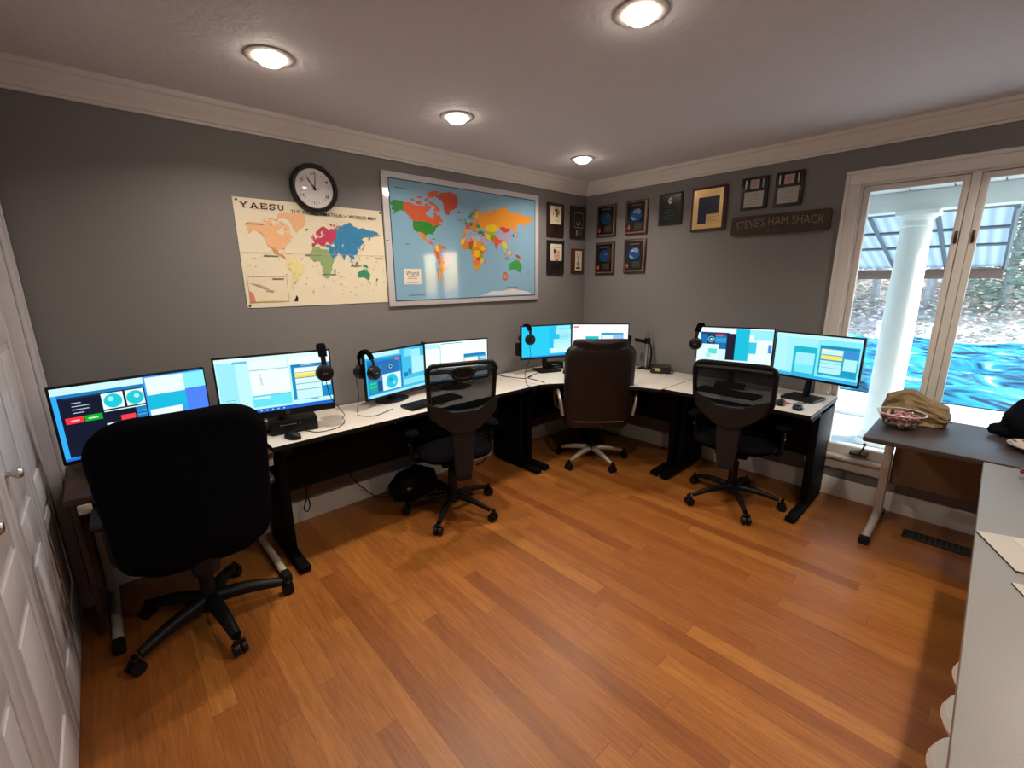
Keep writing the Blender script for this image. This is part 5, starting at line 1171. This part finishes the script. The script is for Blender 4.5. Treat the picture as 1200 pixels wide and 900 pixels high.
TR = [(16, 1.6, 6.5, 2, 'left of the column near the casing'), (17.5, .2, 7.5, 1, 'first behind the white post left of the column'), (16.5, -1.3, 6, 0, 'just behind the porch column'), (18.5, -2.2, 8, 1, 'between the column and the window mullion'), (16.2, -3.0, 5.6, 2, 'low behind the second white post'), (19.5, -3.9, 9, 0, 'behind the window mullion'), (17, -4.7, 7, 0, 'nearest the right hand pane middle'), (20.5, -5.6, 9, 1, 'deep in the right hand pane'), (17.5, -6.4, 6.5, 2, 'low at the right edge of the photo'), (22, -1.0, 9.5, 0, 'highest up the slope'), (22.5, -7.6, 9, 0, 'far right up the slope'), (21, 2.8, 9, 1, 'far left behind the window casing')]
for i, (x, y, h, k, w) in enumerate(TR): tree(x, y, h, k, 20+i, w)
rnd = random.Random(11); b = bmesh.new()
for i in range(17000):
    x = rnd.uniform(13.2, 24); y = rnd.uniform(-11, 6); c = Vector((x, y, hz(x, y)+abs(rnd.gauss(0, .28)))); q = Matrix.Rotation(rnd.uniform(0, 6.28), 3, 'Z') @ Matrix.Rotation(rnd.uniform(-1.3, 1.3), 3, 'X'); s_ = rnd.uniform(.08, .22)
    f = b.faces.new([b.verts.new(c+q @ Vector(k)*s_) for k in ((-.5, 0, 0), (0, -.25, 0), (.5, 0, 0), (0, .25, 0))])
m = MB(); m.add(b, LEAF[1]); m.mi(LEAF[2]); m.mi(LEAF[0]); 
for f in m.bm.faces: f.material_index = rnd.choice((0, 1, 1, 2))
tag(m.build('undergrowth'), 'tangled brown and green undergrowth covering the slope', 'undergrowth', None, 'stuff')

# ------------------------------------------------------------------ light, sky, camera
w = bpy.data.worlds.new('World'); sc.world = w; w.use_nodes = True; nt = w.node_tree; bg = nt.nodes['Background']
sk = nt.nodes.new('ShaderNodeTexSky'); sk.sky_type = 'NISHITA'; sk.sun_disc = False; sk.sun_elevation = R(38); sk.sun_rotation = R(160); sk.air_density = 1.2; sk.dust_density = 1.5
nt.links.new(sk.outputs[0], bg.inputs[0]); bg.inputs[1].default_value = .80
sd = bpy.data.lights.new('sun', 'SUN'); sd.energy = 8.5; sd.angle = R(.6); sd.color = (1, .95, .88)
so = bpy.data.objects.new('sun', sd); COL.objects.link(so); so.rotation_euler = Vector((-.30, .78, -.55)).to_track_quat('-Z', 'Y').to_euler()

cam = bpy.data.cameras.new('camera'); co = bpy.data.objects.new('camera', cam); COL.objects.link(co)
cam.sensor_width = 36; cam.sensor_fit = 'HORIZONTAL'; cam.lens = 520.38/1200*36; cam.clip_start = .02; cam.clip_end = 200
yaw, pitch, roll = R(42.693), R(13.257), R(-.562)
fw = Vector((math.sin(yaw)*math.cos(pitch), math.cos(yaw)*math.cos(pitch), -math.sin(pitch))); r0 = Vector((math.cos(yaw), -math.sin(yaw), 0)); u0 = r0.cross(fw)
r2 = r0*math.cos(roll)+u0*math.sin(roll); u2 = -r0*math.sin(roll)+u0*math.cos(roll)
Mx = Matrix((r2, u2, -fw)).transposed().to_4x4(); Mx.translation = Vector((-3.7171, -2.9212, 1.5465)); co.matrix_world = Mx
sc.camera = co
vs = sc.view_settings; vs.view_transform = 'Standard'; vs.look = 'None'; vs.gamma = 1; vs.use_curve_mapping = False; vs.exposure = 0.
cy = sc.cycles; cy.use_denoising = True; cy.max_bounces = 8; cy.diffuse_bounces = 4; cy.transparent_max_bounces = 12; cy.sample_clamp_indirect = 6; cy.caustics_reflective = False; cy.caustics_refractive = False
